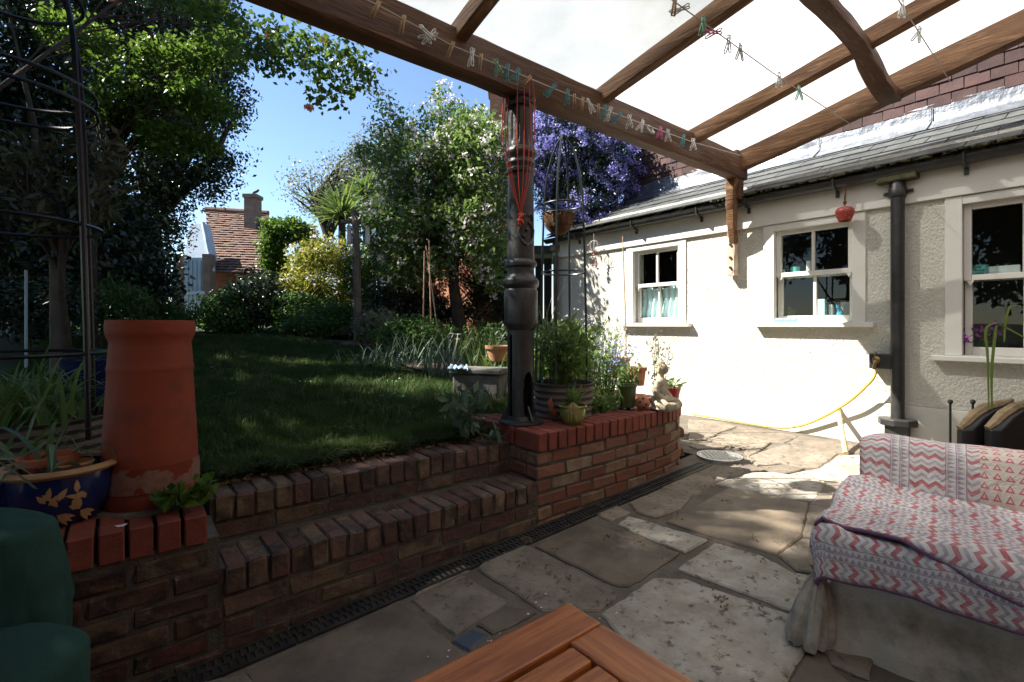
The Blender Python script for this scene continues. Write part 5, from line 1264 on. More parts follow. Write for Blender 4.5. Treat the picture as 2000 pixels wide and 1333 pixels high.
def straps(m, c, n, ln, wd, rr, lean=.6, droop=.6, spread=.05, seg=6):
    for _ in range(n):
        a = rr.uniform(0, 6.283); L = ln * rr.uniform(.55, 1.15); le = lean * rr.uniform(.3, 1.2); dr_ = droop * rr.uniform(.3, 1.4); w0 = wd * rr.uniform(.7, 1.2)
        d = Vector((math.cos(a), math.sin(a), 0)); s_ = Vector((-d.y, d.x, 0)); tw = rr.uniform(-.5, .5)
        p = Vector(c) + Vector((rr.gauss(0, spread), rr.gauss(0, spread), 0)); vs = []; ang = le
        for i in range(seg + 1):
            t = i / seg; ww = w0 * (1 - t ** 2.2) * .5 + .0006; sd = (s_ + Vector((0, 0, tw * t))).normalized()
            vs += [p + sd * ww, p - sd * ww]; ang = le + dr_ * t * t * 2.2
            p = p + (d * math.sin(ang) + Vector((0, 0, math.cos(ang)))) * (L / seg)
        m.add(vs, [(2 * i, 2 * i + 1, 2 * i + 3, 2 * i + 2) for i in range(seg)])
    return m
def strap_plant(name, label, c, n, ln, wd, mt, seed, lean=.6, droop=.6, spread=.05, group=None, flower=None, cat='plant'):
    rr = random.Random(seed); t_ = thing(name, label, cat, c, group=group); straps(MB(), (0, 0, 0), 0, 1, 1, rr)
    m = MB(); straps(m, c, n, ln, wd, rr, lean, droop, spread); m.build('leaves', mt, t_, smooth='all')
    if flower:
        fmt, fn, fr = flower
        for k in range(fn):
            a = rr.uniform(0, 6.28); h = ln * rr.uniform(.85, 1.1); p = Vector(c) + Vector((spread * 1.5 * math.cos(a), spread * 1.5 * math.sin(a), h)); f = MB().tube([Vector(c), Vector(c).lerp(p, .6), p], .003, 4)
            for j in range(6):
                b = j * 1.047; e = Vector((math.cos(b), math.sin(b), .1)) * fr; s_ = Vector((-math.sin(b), math.cos(b), 0)) * fr * .35; f.add([p, p + e * .5 + s_, p + e, p + e * .5 - s_], [(0, 1, 2, 3)])
            f.build('flower', fmt, t_)
    return t_
def leafy(name, label, c, h, n, size, mt, seed, r=.08, group=None, cat='plant', flowers=None, aspect=.35, stems=7, up=.3):
    """bushy herb: upright stems set with leaves"""
    rr = random.Random(seed); t_ = thing(name, label, cat, c, group=group); P = []; sm = MB(); tips = []
    for k in range(stems):
        a = rr.uniform(0, 6.28); q = rr.uniform(.2, 1) * r; b0 = Vector(c) + Vector((q * .5 * math.cos(a), q * .5 * math.sin(a), 0)); e = Vector(c) + Vector((q * 1.6 * math.cos(a), q * 1.6 * math.sin(a), h * rr.uniform(.65, 1.1)))
        m1 = b0.lerp(e, .5) + Vector((0, 0, h * .08)); sm.tube([b0, m1, e], [.004, .003, .0015], 4); tips.append(e)
        for j in range(max(1, n // stems)):
            t = rr.uniform(.12, 1) ** .8; p = b0.lerp(m1, t * 2) if t < .5 else m1.lerp(e, t * 2 - 1); P.append(p + Vector((rr.gauss(0, 1), rr.gauss(0, 1), rr.gauss(0, .5))) * size * .55)
    sm.build('stems', mt, t_); P = np.array(P) - np.array(c); od = unit(P - np.array([0, 0, h * .35]))
    link('leaves', leaf_mesh('leaves', P, size, mt, aspect, up, outdir=od), t_)
    if flowers:
        fmt, fn, fs = flowers; Q = np.array([rr.choice(tips) for _ in range(fn)]) + RNG.normal(size=(fn, 3)) * r * .35 - np.array(c); tag(link('flowers', leaf_mesh('flowers', Q, fs, fmt, .95, .6), t_), kind='stuff')
    return t_

# ---------------------------------------------------------------- lawn
lwn = MB(); lx, ly = axis((-.9, 2.75, 26)), axis((2.5, 8.6, 40))
for y in ly:
    for x in lx: lwn.v.append((x, y, zl(y) + .006 + .012 * mnoise.noise(Vector((x * 1.5, y * 1.5, 0)))))
n_ = len(lx); lwn.f = [(j * n_ + i, j * n_ + i + 1, (j + 1) * n_ + i + 1, (j + 1) * n_ + i) for j in range(len(ly) - 1) for i in range(n_ - 1)]
lo = lwn.build('lawn', M['grassground'], smooth='all'); tag(lo, kind='structure')
n = 230000; gx = RNG.uniform(-.75, 2.7, n); gy = 2.5 + (RNG.uniform(0, 1, n) ** 1.7) * 6.0
keep = ~((gx > 2.45 + .12 * np.sin(gy * 2.3)) | ((gx > 1.78) & (gy < 2.75))); gx, gy = gx[keep], gy[keep]; n = len(gx)
gz = .43 + .085 * np.maximum(0, gy - 2.4) + .004; hh = RNG.uniform(.025, .062, n) * (1 + .9 * np.exp(-(gy - 2.5) * 9)) * (1 + .35 * np.sin(gx * 3.1) * np.sin(gy * 2.3)); an = RNG.uniform(0, 6.283, n); ww = RNG.uniform(.0016, .0034, n) * (1 + .12 * (gy - 2.5)); le = RNG.uniform(.1, .75, n)
b = np.stack([gx, gy, gz], 1); sd = np.stack([-np.sin(an), np.cos(an), 0 * an], 1) * ww[:, None]; tip = b + np.stack([np.cos(an) * hh * le, np.sin(an) * hh * le, hh], 1)
V = np.stack([b - sd, b + sd, tip], 1).reshape(-1, 3); o = link('lawn_grass', np_mesh('lawn_grass', V, np.arange(n * 3).reshape(-1, 3), M['grass'])); tag(o, 'short green grass of the shaded lawn', 'grass', kind='stuff')
def blades(name, label, X, Y, H, W, mt, lean=.5):
    n = len(X); an = RNG.uniform(0, 6.283, n); le = RNG.uniform(.1, lean, n); Z = .434 + .085 * np.maximum(0, Y - 2.4)
    b = np.stack([X, Y, Z], 1); s_ = np.stack([-np.sin(an), np.cos(an), 0 * an], 1) * W[:, None]; d = np.stack([np.cos(an), np.sin(an), 0 * an], 1)
    m_ = b + d * (H * le * .35)[:, None] + np.array([0, 0, 1]) * (H * .6)[:, None]; t = b + d * (H * le * 1.3)[:, None] + np.array([0, 0, 1]) * (H * (1 - .35 * le))[:, None]
    V = np.stack([b - s_, b + s_, m_ - s_ * .7, m_ + s_ * .7, t], 1).reshape(-1, 3); i = np.arange(n)[:, None] * 5
    T = np.concatenate([i + np.array([[0, 1, 3]]), i + np.array([[0, 3, 2]]), i + np.array([[2, 3, 4]])], 1).reshape(-1, 3)
    return tag(link(name, np_mesh(name, V, T, mt)), label, 'grass', kind='stuff')
k = 420; cx_, cy_ = RNG.uniform(-.6, 2.4, k), 2.5 + RNG.uniform(0, 1, k) ** 1.5 * 5.2; i_ = RNG.integers(0, k, 16000)
blades('rough_grass', 'longer tufts of grass standing in the lawn', cx_[i_] + RNG.normal(size=16000) * .035, cy_[i_] + np.abs(RNG.normal(size=16000)) * .035, RNG.uniform(.05, .12, 16000), RNG.uniform(.0016, .0032, 16000), M['grass_pale'], .9)
i_ = RNG.normal(size=9000); ex = RNG.uniform(.3, 1.78, 9000)
blades('edge_grass', 'ragged grass hanging over the top step', ex, 2.44 + .05 * np.sin(ex * 9) * np.sin(ex * 23) + np.abs(i_) * .04, RNG.uniform(.03, .1, 9000), RNG.uniform(.0016, .003, 9000), M['grass_pale'], 1.3)
n = 2600; cl = RNG.integers(0, 60, n); ccx, ccy = RNG.uniform(-.5, 2.3, 60), RNG.uniform(2.48, 5.5, 60); Y = ccy[cl] + np.abs(RNG.normal(size=n)) * .07
P_ = np.stack([ccx[cl] + RNG.normal(size=n) * .08, Y, .45 + .085 * np.maximum(0, Y - 2.4) + RNG.uniform(.0, .03, n)], 1)
tag(link('lawn_weeds', leaf_mesh('lawn_weeds', P_, .02, M['lf_mid'], .9, 1.5)), 'patches of clover and weeds in the lawn', 'weeds', kind='stuff')
n = 700; X = RNG.uniform(.3, 1.78, n); P_ = np.stack([X, 2.4 + np.abs(RNG.normal(size=n)) * .06, np.full(n, .437) + RNG.uniform(0, .006, n)], 1)
tag(link('leaf_litter', leaf_mesh('leaf_litter', P_, .016, M['litter'], .6, 2.5)), 'dry leaf litter along the top step', 'litter', kind='stuff')
# planting bed soil
bd = MB(); lx, ly = axis((1.82, 3.5, 32)), axis((2.28, 7.5, 34))
for y in ly:
    for x in lx: bd.v.append((x, y, max(.47, zl(y) + .03) + .02 * mnoise.noise(Vector((x * 4, y * 4, 0)))))
n_ = len(lx); bd.f = [(j * n_ + i, j * n_ + i + 1, (j + 1) * n_ + i + 1, (j + 1) * n_ + i) for j in range(len(ly) - 1) for i in range(n_ - 1) if not (lx[i] < 2.35 and ly[j] < 2.6) and not (lx[i] < 2.45 and ly[j] > 2.75)]
tag(bd.build('planting_bed', M['soil'], smooth='all'), kind='structure')

# ---------------------------------------------------------------- far end of the garden
def quad(m, pts): return m.add(pts, [(0, 1, 2, 3)])
ct = thing('cottage', 'old brick cottage with red tiled roof and chimney beyond the lawn', 'cottage', at_d(470, 640, 16.2))
eL, eR, rR, rL = at_d(408, 533, 15.5), at_d(552, 535, 15.5), at_d(524, 420, 18.2), at_d(402, 412, 18.2)
bk = Vector((SA, CA, 0)) * 2.6
rfm = MB().add([eL, eR, rR, rL], [(0, 1, 2, 3)]).add([rR, rL, rL + bk - up3 * 2.3, rR + bk - up3 * 2.3], [(0, 1, 2, 3)]).add([eR, rR, rR + bk - up3 * 2.3], [(0, 1, 2)]).build('roof', M['redtile'], ct)
TL = MB(); rr = random.Random(17); nrw = 26; rnm = (eR - eL).cross(rL - eL).normalized(); rnm = rnm if rnm.z > 0 else -rnm
for j in range(nrw):
    t0, t1 = j / nrw, (j + 1.25) / nrw; a0, a1 = eL.lerp(rL, t0), eR.lerp(rR, t0); b0_, b1_ = eL.lerp(rL, t1), eR.lerp(rR, t1); k = 15
    for i in range(k):
        s0, s1 = (i + .5 * (j % 2)) / k, (i + .96 + .5 * (j % 2)) / k; s1 = min(s1, 1)
        if s0 >= 1: continue
        h = rnm * (.035 + rr.uniform(0, .03)); TL.add([a0.lerp(a1, s0) + h, a0.lerp(a1, s1) + h, b0_.lerp(b1_, s1) + rnm * .005, b0_.lerp(b1_, s0) + rnm * .005, a0.lerp(a1, s0), a0.lerp(a1, s1)], [(0, 1, 2, 3), (4, 5, 1, 0)])
tag(TL.build('roof_tiles', M['redtile'], rfm), kind='stuff')
MB().tube([rL + up3 * .06, rR + up3 * .06], .1, 8).build('ridge', M['redtile'], ct, smooth=True)
wm = MB(); wa, wb = at_d(414, 533, 15.9), at_d(546, 535, 15.9); wm.add([wa + up3 * .1, wb + up3 * .1, Vector((wb.x, wb.y, .6)), Vector((wa.x, wa.y, .6)), wa + bk * 1.5 + up3 * .1, wb + bk * 1.5 + up3 * .1, Vector((wb.x, wb.y, .6)) + bk * 1.5, Vector((wa.x, wa.y, .6)) + bk * 1.5], [(0, 3, 2, 1), (0, 4, 7, 3), (1, 2, 6, 5)])
wm.build('wall', M['brickwall'], ct)
cb_ = at_d(494, 440, 17.6); cw = .42
def cbox(m, c, wx, wy, z0, z1): return m.add([c + right * (sx * wx) + fwd * (sy * wy) + up3 * (z - c.z) for z in (z0, z1) for sx, sy in ((-1, -1), (1, -1), (1, 1), (-1, 1))], [(3, 2, 1, 0), (4, 5, 6, 7), (0, 1, 5, 4), (1, 2, 6, 5), (2, 3, 7, 6), (3, 0, 4, 7)])
zt = at_d(494, 381, 17.6).z
M['greybrick'] = mk_brickwall('soot_brick', (.25, .15, .115), (.2, .13, .1), (.22, .2, .17))
ch = cbox(MB(), cb_, .21, .21, cb_.z - 1.2, zt - .15).build('chimney', M['greybrick'], ct)
cbox(MB(), cb_, .25, .25, zt - .15, zt - .02).build('chimney_cap', M['greybrick'], ch)
bdp = at_d(500, 379, 17.6); bird = thing('bird', 'small dark bird perched on the cottage chimney', 'bird', bdp)
b_ = MB(); b_.tube([bdp + right * -.13 + up3 * .02, bdp + right * -.05 + up3 * .06, bdp + right * .04 + up3 * .09, bdp + right * .09 + up3 * .14, bdp + right * .13 + up3 * .14], [.012, .05, .05, .035, .005], 8); b_.build('body', M['bird'], bird, smooth='all')
# white gabled porch and door at its left
g1 = MB(); A, B, C_, D_2 = at_d(358, 508, 15.4), at_d(414, 508, 15.4), at_d(399, 437, 15.8), at_d(372, 437, 15.8)
bk2 = bk * .12; g1.add([A, B, C_, D_2, A + bk2, B + bk2, C_ + bk2, D_2 + bk2], [(0, 1, 2, 3), (1, 5, 6, 2), (3, 2, 6, 7), (0, 3, 7, 4)]); g1.build('dormer', M['bluewhite'], ct)
MB().beam([at_d(397, 436, 15.7), at_d(403, 470, 15.5), at_d(416, 531, 15.35)], .1, .12, .004).build('bargeboard', M['bluewhite'], ct)
dz0 = at_d(380, 613, 15.2); dz1 = at_d(380, 503, 15.2)
dd = cbox(MB(), at_d(381, 560, 15.2), .32, .03, dz0.z, dz1.z).build('door', M['bluewhite'], ct, bevel=.01)
for ox in (-.2, -.07, .06, .19): cbox(MB(), at_d(381, 560, 15.15) + right * ox, .006, .004, dz0.z + .1, dz1.z - .1).build('door_groove', M['dark'], dd)
cbox(MB(), at_d(381, 573, 15.13), .3, .012, at_d(381, 576, 15.2).z, at_d(381, 569, 15.2).z).build('door_rail', M['bluewhite'], dd)
for px in (352, 408): cbox(MB(), at_d(px, 570, 15.3), .12, .15, .6, dz1.z + .1).build('pier', M['greybrick'], ct)
cbox(MB(), at_d(375, 620, 14.9), .6, .3, .9, dz0.z - .02).build('door_step', M['greystone'], ct)
sg_ = at_d(516, 527, 15.3); cbox(MB(), sg_, .05, .02, sg_.z - .09, sg_.z + .09).build('white_tag', M['offwhite'], ct)
# rusty iron scroll in the shrubs
sc0 = at_d(488, 545, 9.5); scr = thing('iron_scroll', 'rusty iron scroll ornament rising above the dark shrubs', 'ornament', sc0 - Vector((0, 0, .6)))
rust = mat('rusty_iron', (.06, .025, .015), (.035, .018, .014), 20, .9, .4, 60)
sp_ = [sc0 + right * x + up3 * z for x, z in ((.1, -.5), (.12, -.15), (.09, .05), (.03, .16), (-.05, .2), (-.1, .15), (-.08, .09), (-.03, .1))]; MB().tube(smooth_path(sp_, 5), [.05] * 8 + [.04] * 10 + [.03] * 10 + [.02] * 8, 8).build('scroll', rust, scr, smooth='all')
sp_ = [sc0 + right * x + up3 * z for x, z in ((.08, -.25), (-.05, -.1), (-.13, .0), (-.2, .04), (-.24, -.01), (-.19, -.04))]; MB().tube(smooth_path(sp_, 5), .018, 7).build('scroll', rust, scr, smooth='all')
# red brick garden wall with fence beside it
q0, q1 = at_d(800, 600, 10.5), at_d(1015, 600, 8.2); gw = thing('garden_wall', 'high red brick garden wall in dappled sun behind the apple tree', 'wall', (q0 + q1) / 2)
dv = (q1 - q0).normalized(); nv_ = Vector((dv.y, -dv.x, 0))
z1_ = at_d(900, 455, 9.4).z
MB().add([q - nv_ * s_ + up3 * (z - q.z) for z in (.5, z1_) for q, s_ in ((q0, 0), (q1, 0), (q1, .22), (q0, .22))], [(3, 2, 1, 0), (4, 5, 6, 7), (0, 1, 5, 4), (1, 2, 6, 5), (2, 3, 7, 6), (3, 0, 4, 7)]).build('brickwork', M['brickwall'], gw)
fe = thing('paling_fence', 'weathered vertical paling fence behind the white flowered bush', 'fence', at_d(780, 610, 10.3)); rr = random.Random(9)
for i in range(16):
    px = 715 + i * 8.2; c = at_d(px, 610, 10.4 + rr.uniform(-.03, .03)); zt_ = at_d(px, 505 + rr.uniform(-6, 6), 10.4).z; MB().add([c + right * (sx * .036) + fwd * (sy * .01) + up3 * (z - c.z) for z in (.7, zt_) for sx, sy in ((-1, -1), (1, -1), (1, 1), (-1, 1))], [(3, 2, 1, 0), (4, 5, 6, 7), (0, 1, 5, 4), (1, 2, 6, 5), (2, 3, 7, 6), (3, 0, 4, 7)]).build('pale', M['greypost'], fe)
MB().beam([at_d(708, 540, 10.5), at_d(845, 540, 10.5)], .05, .08).build('rail', M['greypost'], fe)
# neighbour's brick chimney behind the ceanothus
nc = at_d(976, 240, 13.5); ncb = thing('brick_chimney', 'tall brick chimney half hidden behind the ceanothus', 'chimney', Vector((nc.x, nc.y, 1)))
z2 = at_d(976, 185, 13.5).z; cbox(MB(), nc, .26, .26, 1.0, z2).build('stack', M['brickwall'], ncb); cbox(MB(), nc, .32, .32, z2, z2 + .12).build('cap', M['brickwall'], ncb)
# dark timber outhouse between the wall and the white house
oh = at_d(1035, 600, 8.2); ohs = thing('outhouse', 'dark boarded outhouse at the end of the white house', 'shed', oh)
for i in range(6): cbox(MB(), at_d(985 + i * 17, 600, 8.3), .066, .02, .5, at_d(1035, 505, 8.3).z).build('board', mat('tarred_board%d' % i, (.03, .025, .022), (.05, .04, .032), 8, .9, .4, 40), ohs)
cbox(MB(), at_d(1003, 497, 8.15), .11, .02, at_d(1003, 512, 8.15).z, at_d(1003, 480, 8.15).z).build('window', M['bluewhite'], ohs)
cbox(MB(), at_d(1035, 480, 8.9), .55, .7, at_d(1035, 498, 8.3).z, at_d(1035, 482, 8.3).z).build('roof', M['slate'], ohs)
bx_ = at_x(1083, 486, 4.8); tag(cbox(MB(), bx_, .07, .06, bx_.z - .045, bx_.z + .045).build('bird_box', M['greypost'], bevel=.005), 'small wooden box under the gutter at the far corner of the house', 'box')
vp = at_d(1086, 600, 6.85); tag(MB().tube([Vector((vp.x, vp.y, .6)), Vector((vp.x, vp.y, 2.1))], .04, 10).build('corner_pipe', M['greypost'], smooth=True), 'slim grey pipe at the far corner of the white house', 'pipe')
# bird feeder post
fb = at_d(700, 672, 7.0); fp = thing('bird_feeder_post', 'weathered post with cross arm and two hanging bird feeders', 'post', fb)
ft = at_d(694, 412, 7.0)
MB().tube([fb - up3 * .15, fb.lerp(ft, .5), ft], [.062, .055, .05], 10).build('post', M['greypost'], fp, smooth=True)
cr_ = at_d(694, 434, 7.0); MB().beam([cr_ - right * .2, cr_ + right * .2], .05, .045, .003).build('cross_arm', M['greypost'], fp)
for dx in (-.085, .175):
    h_ = cr_ + right * dx; MB().tube([h_, h_ - up3 * .06], .004, 5).build('hook', M['blackwire'], fp)
    MB().lathe([(.0, -.05), (.035, -.06), (.032, -.08), (.03, -.2), (.036, -.21), (.036, -.3), (.03, -.32), (0, -.32)], h_, 16).build('feeder', PC['grey'] if dx < 0 else M['offwhite'], fp, smooth=True)
# log edging, rocks, posts
for i, (x0, x1, y, d) in enumerate(((560, 690, 648, 7.8), (585, 680, 640, 8.2))):
    a, b = at_d(x0, y, d), at_d(x1, y, d + .1); tag(MB().tube([a, a.lerp(b, .5) + up3 * .015, b], [.07, .08, .065], 10).build('log', M['bark'], smooth='all'), ('mossy log edging the far lawn, nearer one' if i == 0 else 'mossy log edging the far lawn, farther one'), 'log')
for i, (px, py, r) in enumerate(((725, 632, .1), (752, 634, .12))):
    c = at_d(px, py, 7.4); m_ = MB(); m_.lathe([(0, -.8), (.6, -.7), (1, -.1), (.8, .5), (.35, .8), (0, .85)], (0, 0, 0), 12, flute=lambda a, z: 1 + .18 * math.sin(a * 3 + i) + .1 * math.sin(a * 5 + z * 3)); m_.v = [tuple(c + Vector(v) * r) for v in m_.v]
    tag(m_.build('rock', M['stone'], smooth='all'), 'buff rockery stone behind the lawn, %s one' % ('left' if i == 0 else 'right'), 'stone')
pp_ = at_d(112, 640, 3.9); tag(MB().beam([Vector((pp_.x, pp_.y, .4)), Vector((pp_.x, pp_.y, 1.0)), Vector((pp_.x, pp_.y, 1.62))], .09, .09, .004, up=Vector((1, 0, 0))).build('fence_post', M['greypost'], smooth=True), 'grey square timber post in the shade at the left', 'post')
q = at_d(51, 560, 3.6); tag(MB().tube([q + up3 * .12, q - up3 * .6], .009, 8).build('plant_stake', mat('pale_blue_stake', (.3, .42, .48), None, rough=.5), smooth=True), 'pale blue garden stake among dark leaves at the far left', 'stake')
for i, (x, y, d) in enumerate(((195, 517, 6.0), (200, 592, 6.0))): c = at_d(x, y, d); tag(cbox(MB(), c, .1, .1, c.z - .03, c.z + .03).build('shelf_board', M['greypost'], bevel=.006), 'short grey board in the dark hedge, %s one' % ('upper' if i == 0 else 'lower'), 'board')
cn_ = [(848, 485, 880, 640), (835, 500, 846, 630), (872, 480, 890, 640)]
for i, (xa, ya, xb, yb) in enumerate(((838, 470, 842, 640), (832, 480, 856, 645), (829, 490, 826, 640))):
    a, b = at_d(xa, ya, 6.6), at_d(xb, yb, 6.4); tag(MB().tube([a, b - up3 * .1], .008, 6).build('bean_cane', bpy.data.materials['cane'], smooth=True), 'thin bean cane in the bed before the brick wall, %s one' % (['tallest', 'leaning', 'leftmost'][i]), 'cane')
yb_ = at_d(580, 573, 9.4); tag(MB().lathe([(0, .16), (.08, .15), (.14, .08), (.15, 0), (.13, -.1), (0, -.13)], yb_, 20).build('garden_ball', mat('turquoise_ball', (.2, .55, .58), (.7, .55, .1), 3, .4), smooth='all'), 'turquoise and yellow ball beside the yellow bush', 'ball')

# ---------------------------------------------------------------- trees and shrubs
def gnd(px, d, dz=0): p = at_d(px, 640, d); return Vector((p.x, p.y, zl(p.y) - dz))
plant('apple_tree', 'apple tree in white blossom behind the bird feeder post', 'tree', gnd(905, 7.6), [clump(850, 330, 7.8, 110, 90, 1.0), clump(930, 330, 7.4, 70, 100, .9), clump(800, 440, 7.6, 90, 80, .9), clump(925, 440, 7.2, 75, 70, .8), clump(765, 255, 8, 45, 30, .4), clump(880, 240, 7.8, 60, 35, .5), clump(750, 205, 8, 14, 14, .15), clump(858, 195, 7.8, 9, 24, .12), clump(720, 300, 8, 25, 25, .3), clump(960, 520, 7.0, 40, 40, .4), clump(820, 520, 7.4, 70, 40, .6)],
      30000, .075, M['lf_apple'], .12, 210, (.11, .06), .5, .5, .35, flowers=(M['fl_white'], 1100, .042, .07), branches=60, top=at_d(890, 430, 7.5))
plant('ceanothus', 'blue flowering ceanothus sprawling over the end of the white house', 'shrub', gnd(1090, 7.6), [clump(1130, 285, 7.2, 95, 70, .6), clump(1190, 330, 7.0, 55, 60, .5), clump(1085, 330, 7.3, 50, 80, .5), clump(1140, 405, 6.9, 55, 48, .45), clump(1075, 270, 7.4, 40, 50, .4)],
      30000, .045, M['lf_dark'], .13, 220, (.08, .05), .5, .5, .2, flowers=(M['fl_blue'], 1900, .025, .06, 22, .026), branches=40)
plant('choisya', 'yellow leaved bush with white flowers behind the bird feeder post', 'shrub', gnd(650, 9.6), [clump(640, 540, 9.6, 75, 65, .8), clump(640, 495, 9.5, 50, 35, .5), clump(600, 575, 9.4, 40, 45, .5)], 11000, .075, M['lf_yellow'], .13, 130, None, .45, .6, .5, flowers=(M['fl_white'], 100, .05, .08))
plant('white_flowered_bush', 'dark bush with white flowers right of the feeder post', 'shrub', gnd(740, 9.4), [clump(735, 545, 9.3, 55, 75, .6), clump(770, 600, 9.0, 55, 35, .5)], 9000, .07, M['lf_mid'], .13, 100, None, .45, .5, .5, flowers=(M['fl_white'], 150, .05, .08))
plant('wispy_tree', 'sparse grey leaved tree against the sky left of the apple tree', 'tree', gnd(680, 14), [clump(690, 370, 14, 75, 75, 1.0), clump(610, 380, 14, 50, 45, .7), clump(740, 330, 14, 60, 70, .9), clump(590, 345, 14, 25, 18, .4)], 8500, .085, M['lf_grey'], .2, 130, (.12, .07), .45, .3, .4, branches=70)
plant('background_tree', 'distant leafy tree behind the apple tree and column', 'tree', gnd(930, 17), [clump(950, 330, 17, 80, 90, 1.5), clump(800, 370, 17, 100, 90, 1.5), clump(860, 480, 16, 160, 70, 1.5)], 15000, .14, M['lf_mid'], .3, 150, (.2, .12), .5, .4, .4)
plant('tangled_shrub', 'dark tangled shrubs under the apple tree', 'shrub', gnd(800, 8.6), [clump(790, 500, 8.7, 60, 60, .5), clump(800, 590, 8.4, 70, 35, .5), clump(880, 610, 8.0, 70, 20, .4), clump(985, 560, 7.8, 30, 70, .4)], 13000, .06, M['lf_dark'], .12, 110, None, .45, .5, .3, branches=60)
plant('twiggy_shrub', 'brown twiggy climber over the red brick wall', 'shrub', gnd(910, 7.9), [clump(880, 520, 8.1, 50, 50, .3), clump(950, 560, 7.8, 40, 50, .3)], 1800, .05, M['lf_dark'], .12, 130, None, .45, .5, .2, branches=120)
# ivy arch: two legs and a top
plant('ivy_arch', 'clipped ivy archway between the cottage and the yellow bush', 'arch', gnd(535, 12.5), [clump(535, 505, 12.5, 18, 60, .3), clump(560, 452, 12.5, 52, 22, .35), clump(606, 500, 12.5, 14, 55, .3)], 11000, .085, M['lf_bright'], .1, 130, None, .6, .5, .3)
# cordyline
cdp = at_d(668, 425, 10.3); cdt = thing('cordyline', 'spiky cordyline palm above the yellow bush', 'palm', gnd(672, 10.3)); rr = random.Random(77)
MB().tube([gnd(672, 10.3, .1), cdp - up3 * .4, cdp], [.09, .075, .07], 10).build('trunk', M['bark'], cdt, smooth='all')
straps(MB(), (0, 0, 0), 0, 1, 1, rr); m_ = MB(); straps(m_, cdp, 190, .95, .045, rr, 1.35, .55, .03, 6); m_.build('leaves', M['lf_strap'], cdt, smooth='all')
cd2 = at_d(715, 380, 11); cdt = thing('cordyline', 'smaller spiky cordyline head behind the apple branches', 'palm', gnd(715, 11)); MB().tube([gnd(715, 11, .1), cd2], .07, 10).build('trunk', M['bark'], cdt, smooth='all')
m_ = MB(); straps(m_, cd2, 130, .8, .045, rr, 1.3, .5, .03, 6); m_.build('leaves', M['lf_strap'], cdt, smooth='all')
# dark shrubs in front of the cottage
for i, (px, py, d, rx, ry, lb) in enumerate(((440, 614, 8.6, 50, 38, 'dark spreading shrub in front of the cottage door'), (500, 585, 9, 70, 55, 'tall dark shrub below the cottage eaves'), (590, 615, 8.8, 70, 35, 'low dark shrub before the yellow bush'), (660, 625, 8.4, 50, 22, 'small leafy perennial left of the feeder post'))):
    plant('garden_shrub', lb, 'shrub', gnd(px, d), [clump(px, py, d, rx, ry, .5), clump(px + 15, py + 20, d - .2, rx * .8, ry * .6, .4)], 8000, .07, M['lf_mid'] if i != 1 else M['lf_dark'], .11, 90, None, .45, .5, .4, group='shrubs across the far lawn')
for i, (px, py, d, rx, ry, mt_, lb) in enumerate(((60, 600, 4.6, 110, 45, 'lf_dark', 'low dark ferny growth behind the left planter'), (200, 600, 5.6, 80, 45, 'lf_mid', 'leafy undergrowth behind the chimney pot'), (330, 625, 7.2, 50, 28, 'lf_mid', 'low plants beside the path to the cottage door'), (620, 640, 7.9, 60, 18, 'lf_mid', 'ground plants along the log edging'), (740, 640, 7.0, 45, 22, 'lf_grey', 'pale leaved perennials by the rockery stones'), (800, 655, 6.2, 60, 24, 'lf_mid', 'sprawling perennials at the lawn edge'))):
    plant('garden_shrub', lb, 'shrub', gnd(px, d), [clump(px, py, d, rx, ry, .35)], 4200, .055, M[mt_], .09, 60, None, .4, .6, .2, group='shrubs across the far lawn')
# left side: hedge and trees
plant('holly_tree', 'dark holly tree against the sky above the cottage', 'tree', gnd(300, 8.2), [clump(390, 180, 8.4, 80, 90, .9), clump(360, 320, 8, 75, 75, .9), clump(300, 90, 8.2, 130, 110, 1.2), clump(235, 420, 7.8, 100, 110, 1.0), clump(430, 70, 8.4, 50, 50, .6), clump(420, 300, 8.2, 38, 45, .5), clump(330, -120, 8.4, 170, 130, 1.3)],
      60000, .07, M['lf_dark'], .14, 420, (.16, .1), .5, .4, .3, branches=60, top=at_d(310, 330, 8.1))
plant('bright_shrub', 'fresh green leaved shrub catching sun on the left', 'shrub', gnd(180, 5.2), [clump(330, 120, 5.3, 90, 35, .3), clump(390, 200, 5.2, 60, 40, .3), clump(240, 190, 5.1, 70, 60, .3), clump(350, 275, 5.2, 75, 30, .3), clump(150, 70, 5.2, 70, 35, .3), clump(430, 95, 5.4, 50, 28, .25)],
      8500, .062, M['lf_bright'], .065, 170, (.04, .02), .55, .8, .3, branches=60, top=at_d(220, 200, 5.2))
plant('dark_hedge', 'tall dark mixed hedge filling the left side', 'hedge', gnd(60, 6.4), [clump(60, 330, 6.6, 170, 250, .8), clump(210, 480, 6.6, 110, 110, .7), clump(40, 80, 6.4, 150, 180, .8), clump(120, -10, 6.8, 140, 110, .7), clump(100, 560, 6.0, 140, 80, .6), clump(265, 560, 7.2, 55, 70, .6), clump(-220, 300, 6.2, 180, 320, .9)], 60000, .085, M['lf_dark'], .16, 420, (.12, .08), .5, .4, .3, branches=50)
plant('boundary_hedge', 'dense dark boundary hedge left of the cottage door', 'hedge', gnd(200, 12.5), [clump(285, 560, 12.5, 40, 90, .8), clump(180, 540, 12, 120, 110, .9), clump(20, 540, 11.5, 150, 120, .9), clump(-150, 500, 11, 150, 150, .9)], 26000, .14, M['lf_dark'], .22, 260, (.1, .07), .55, .4, .2)
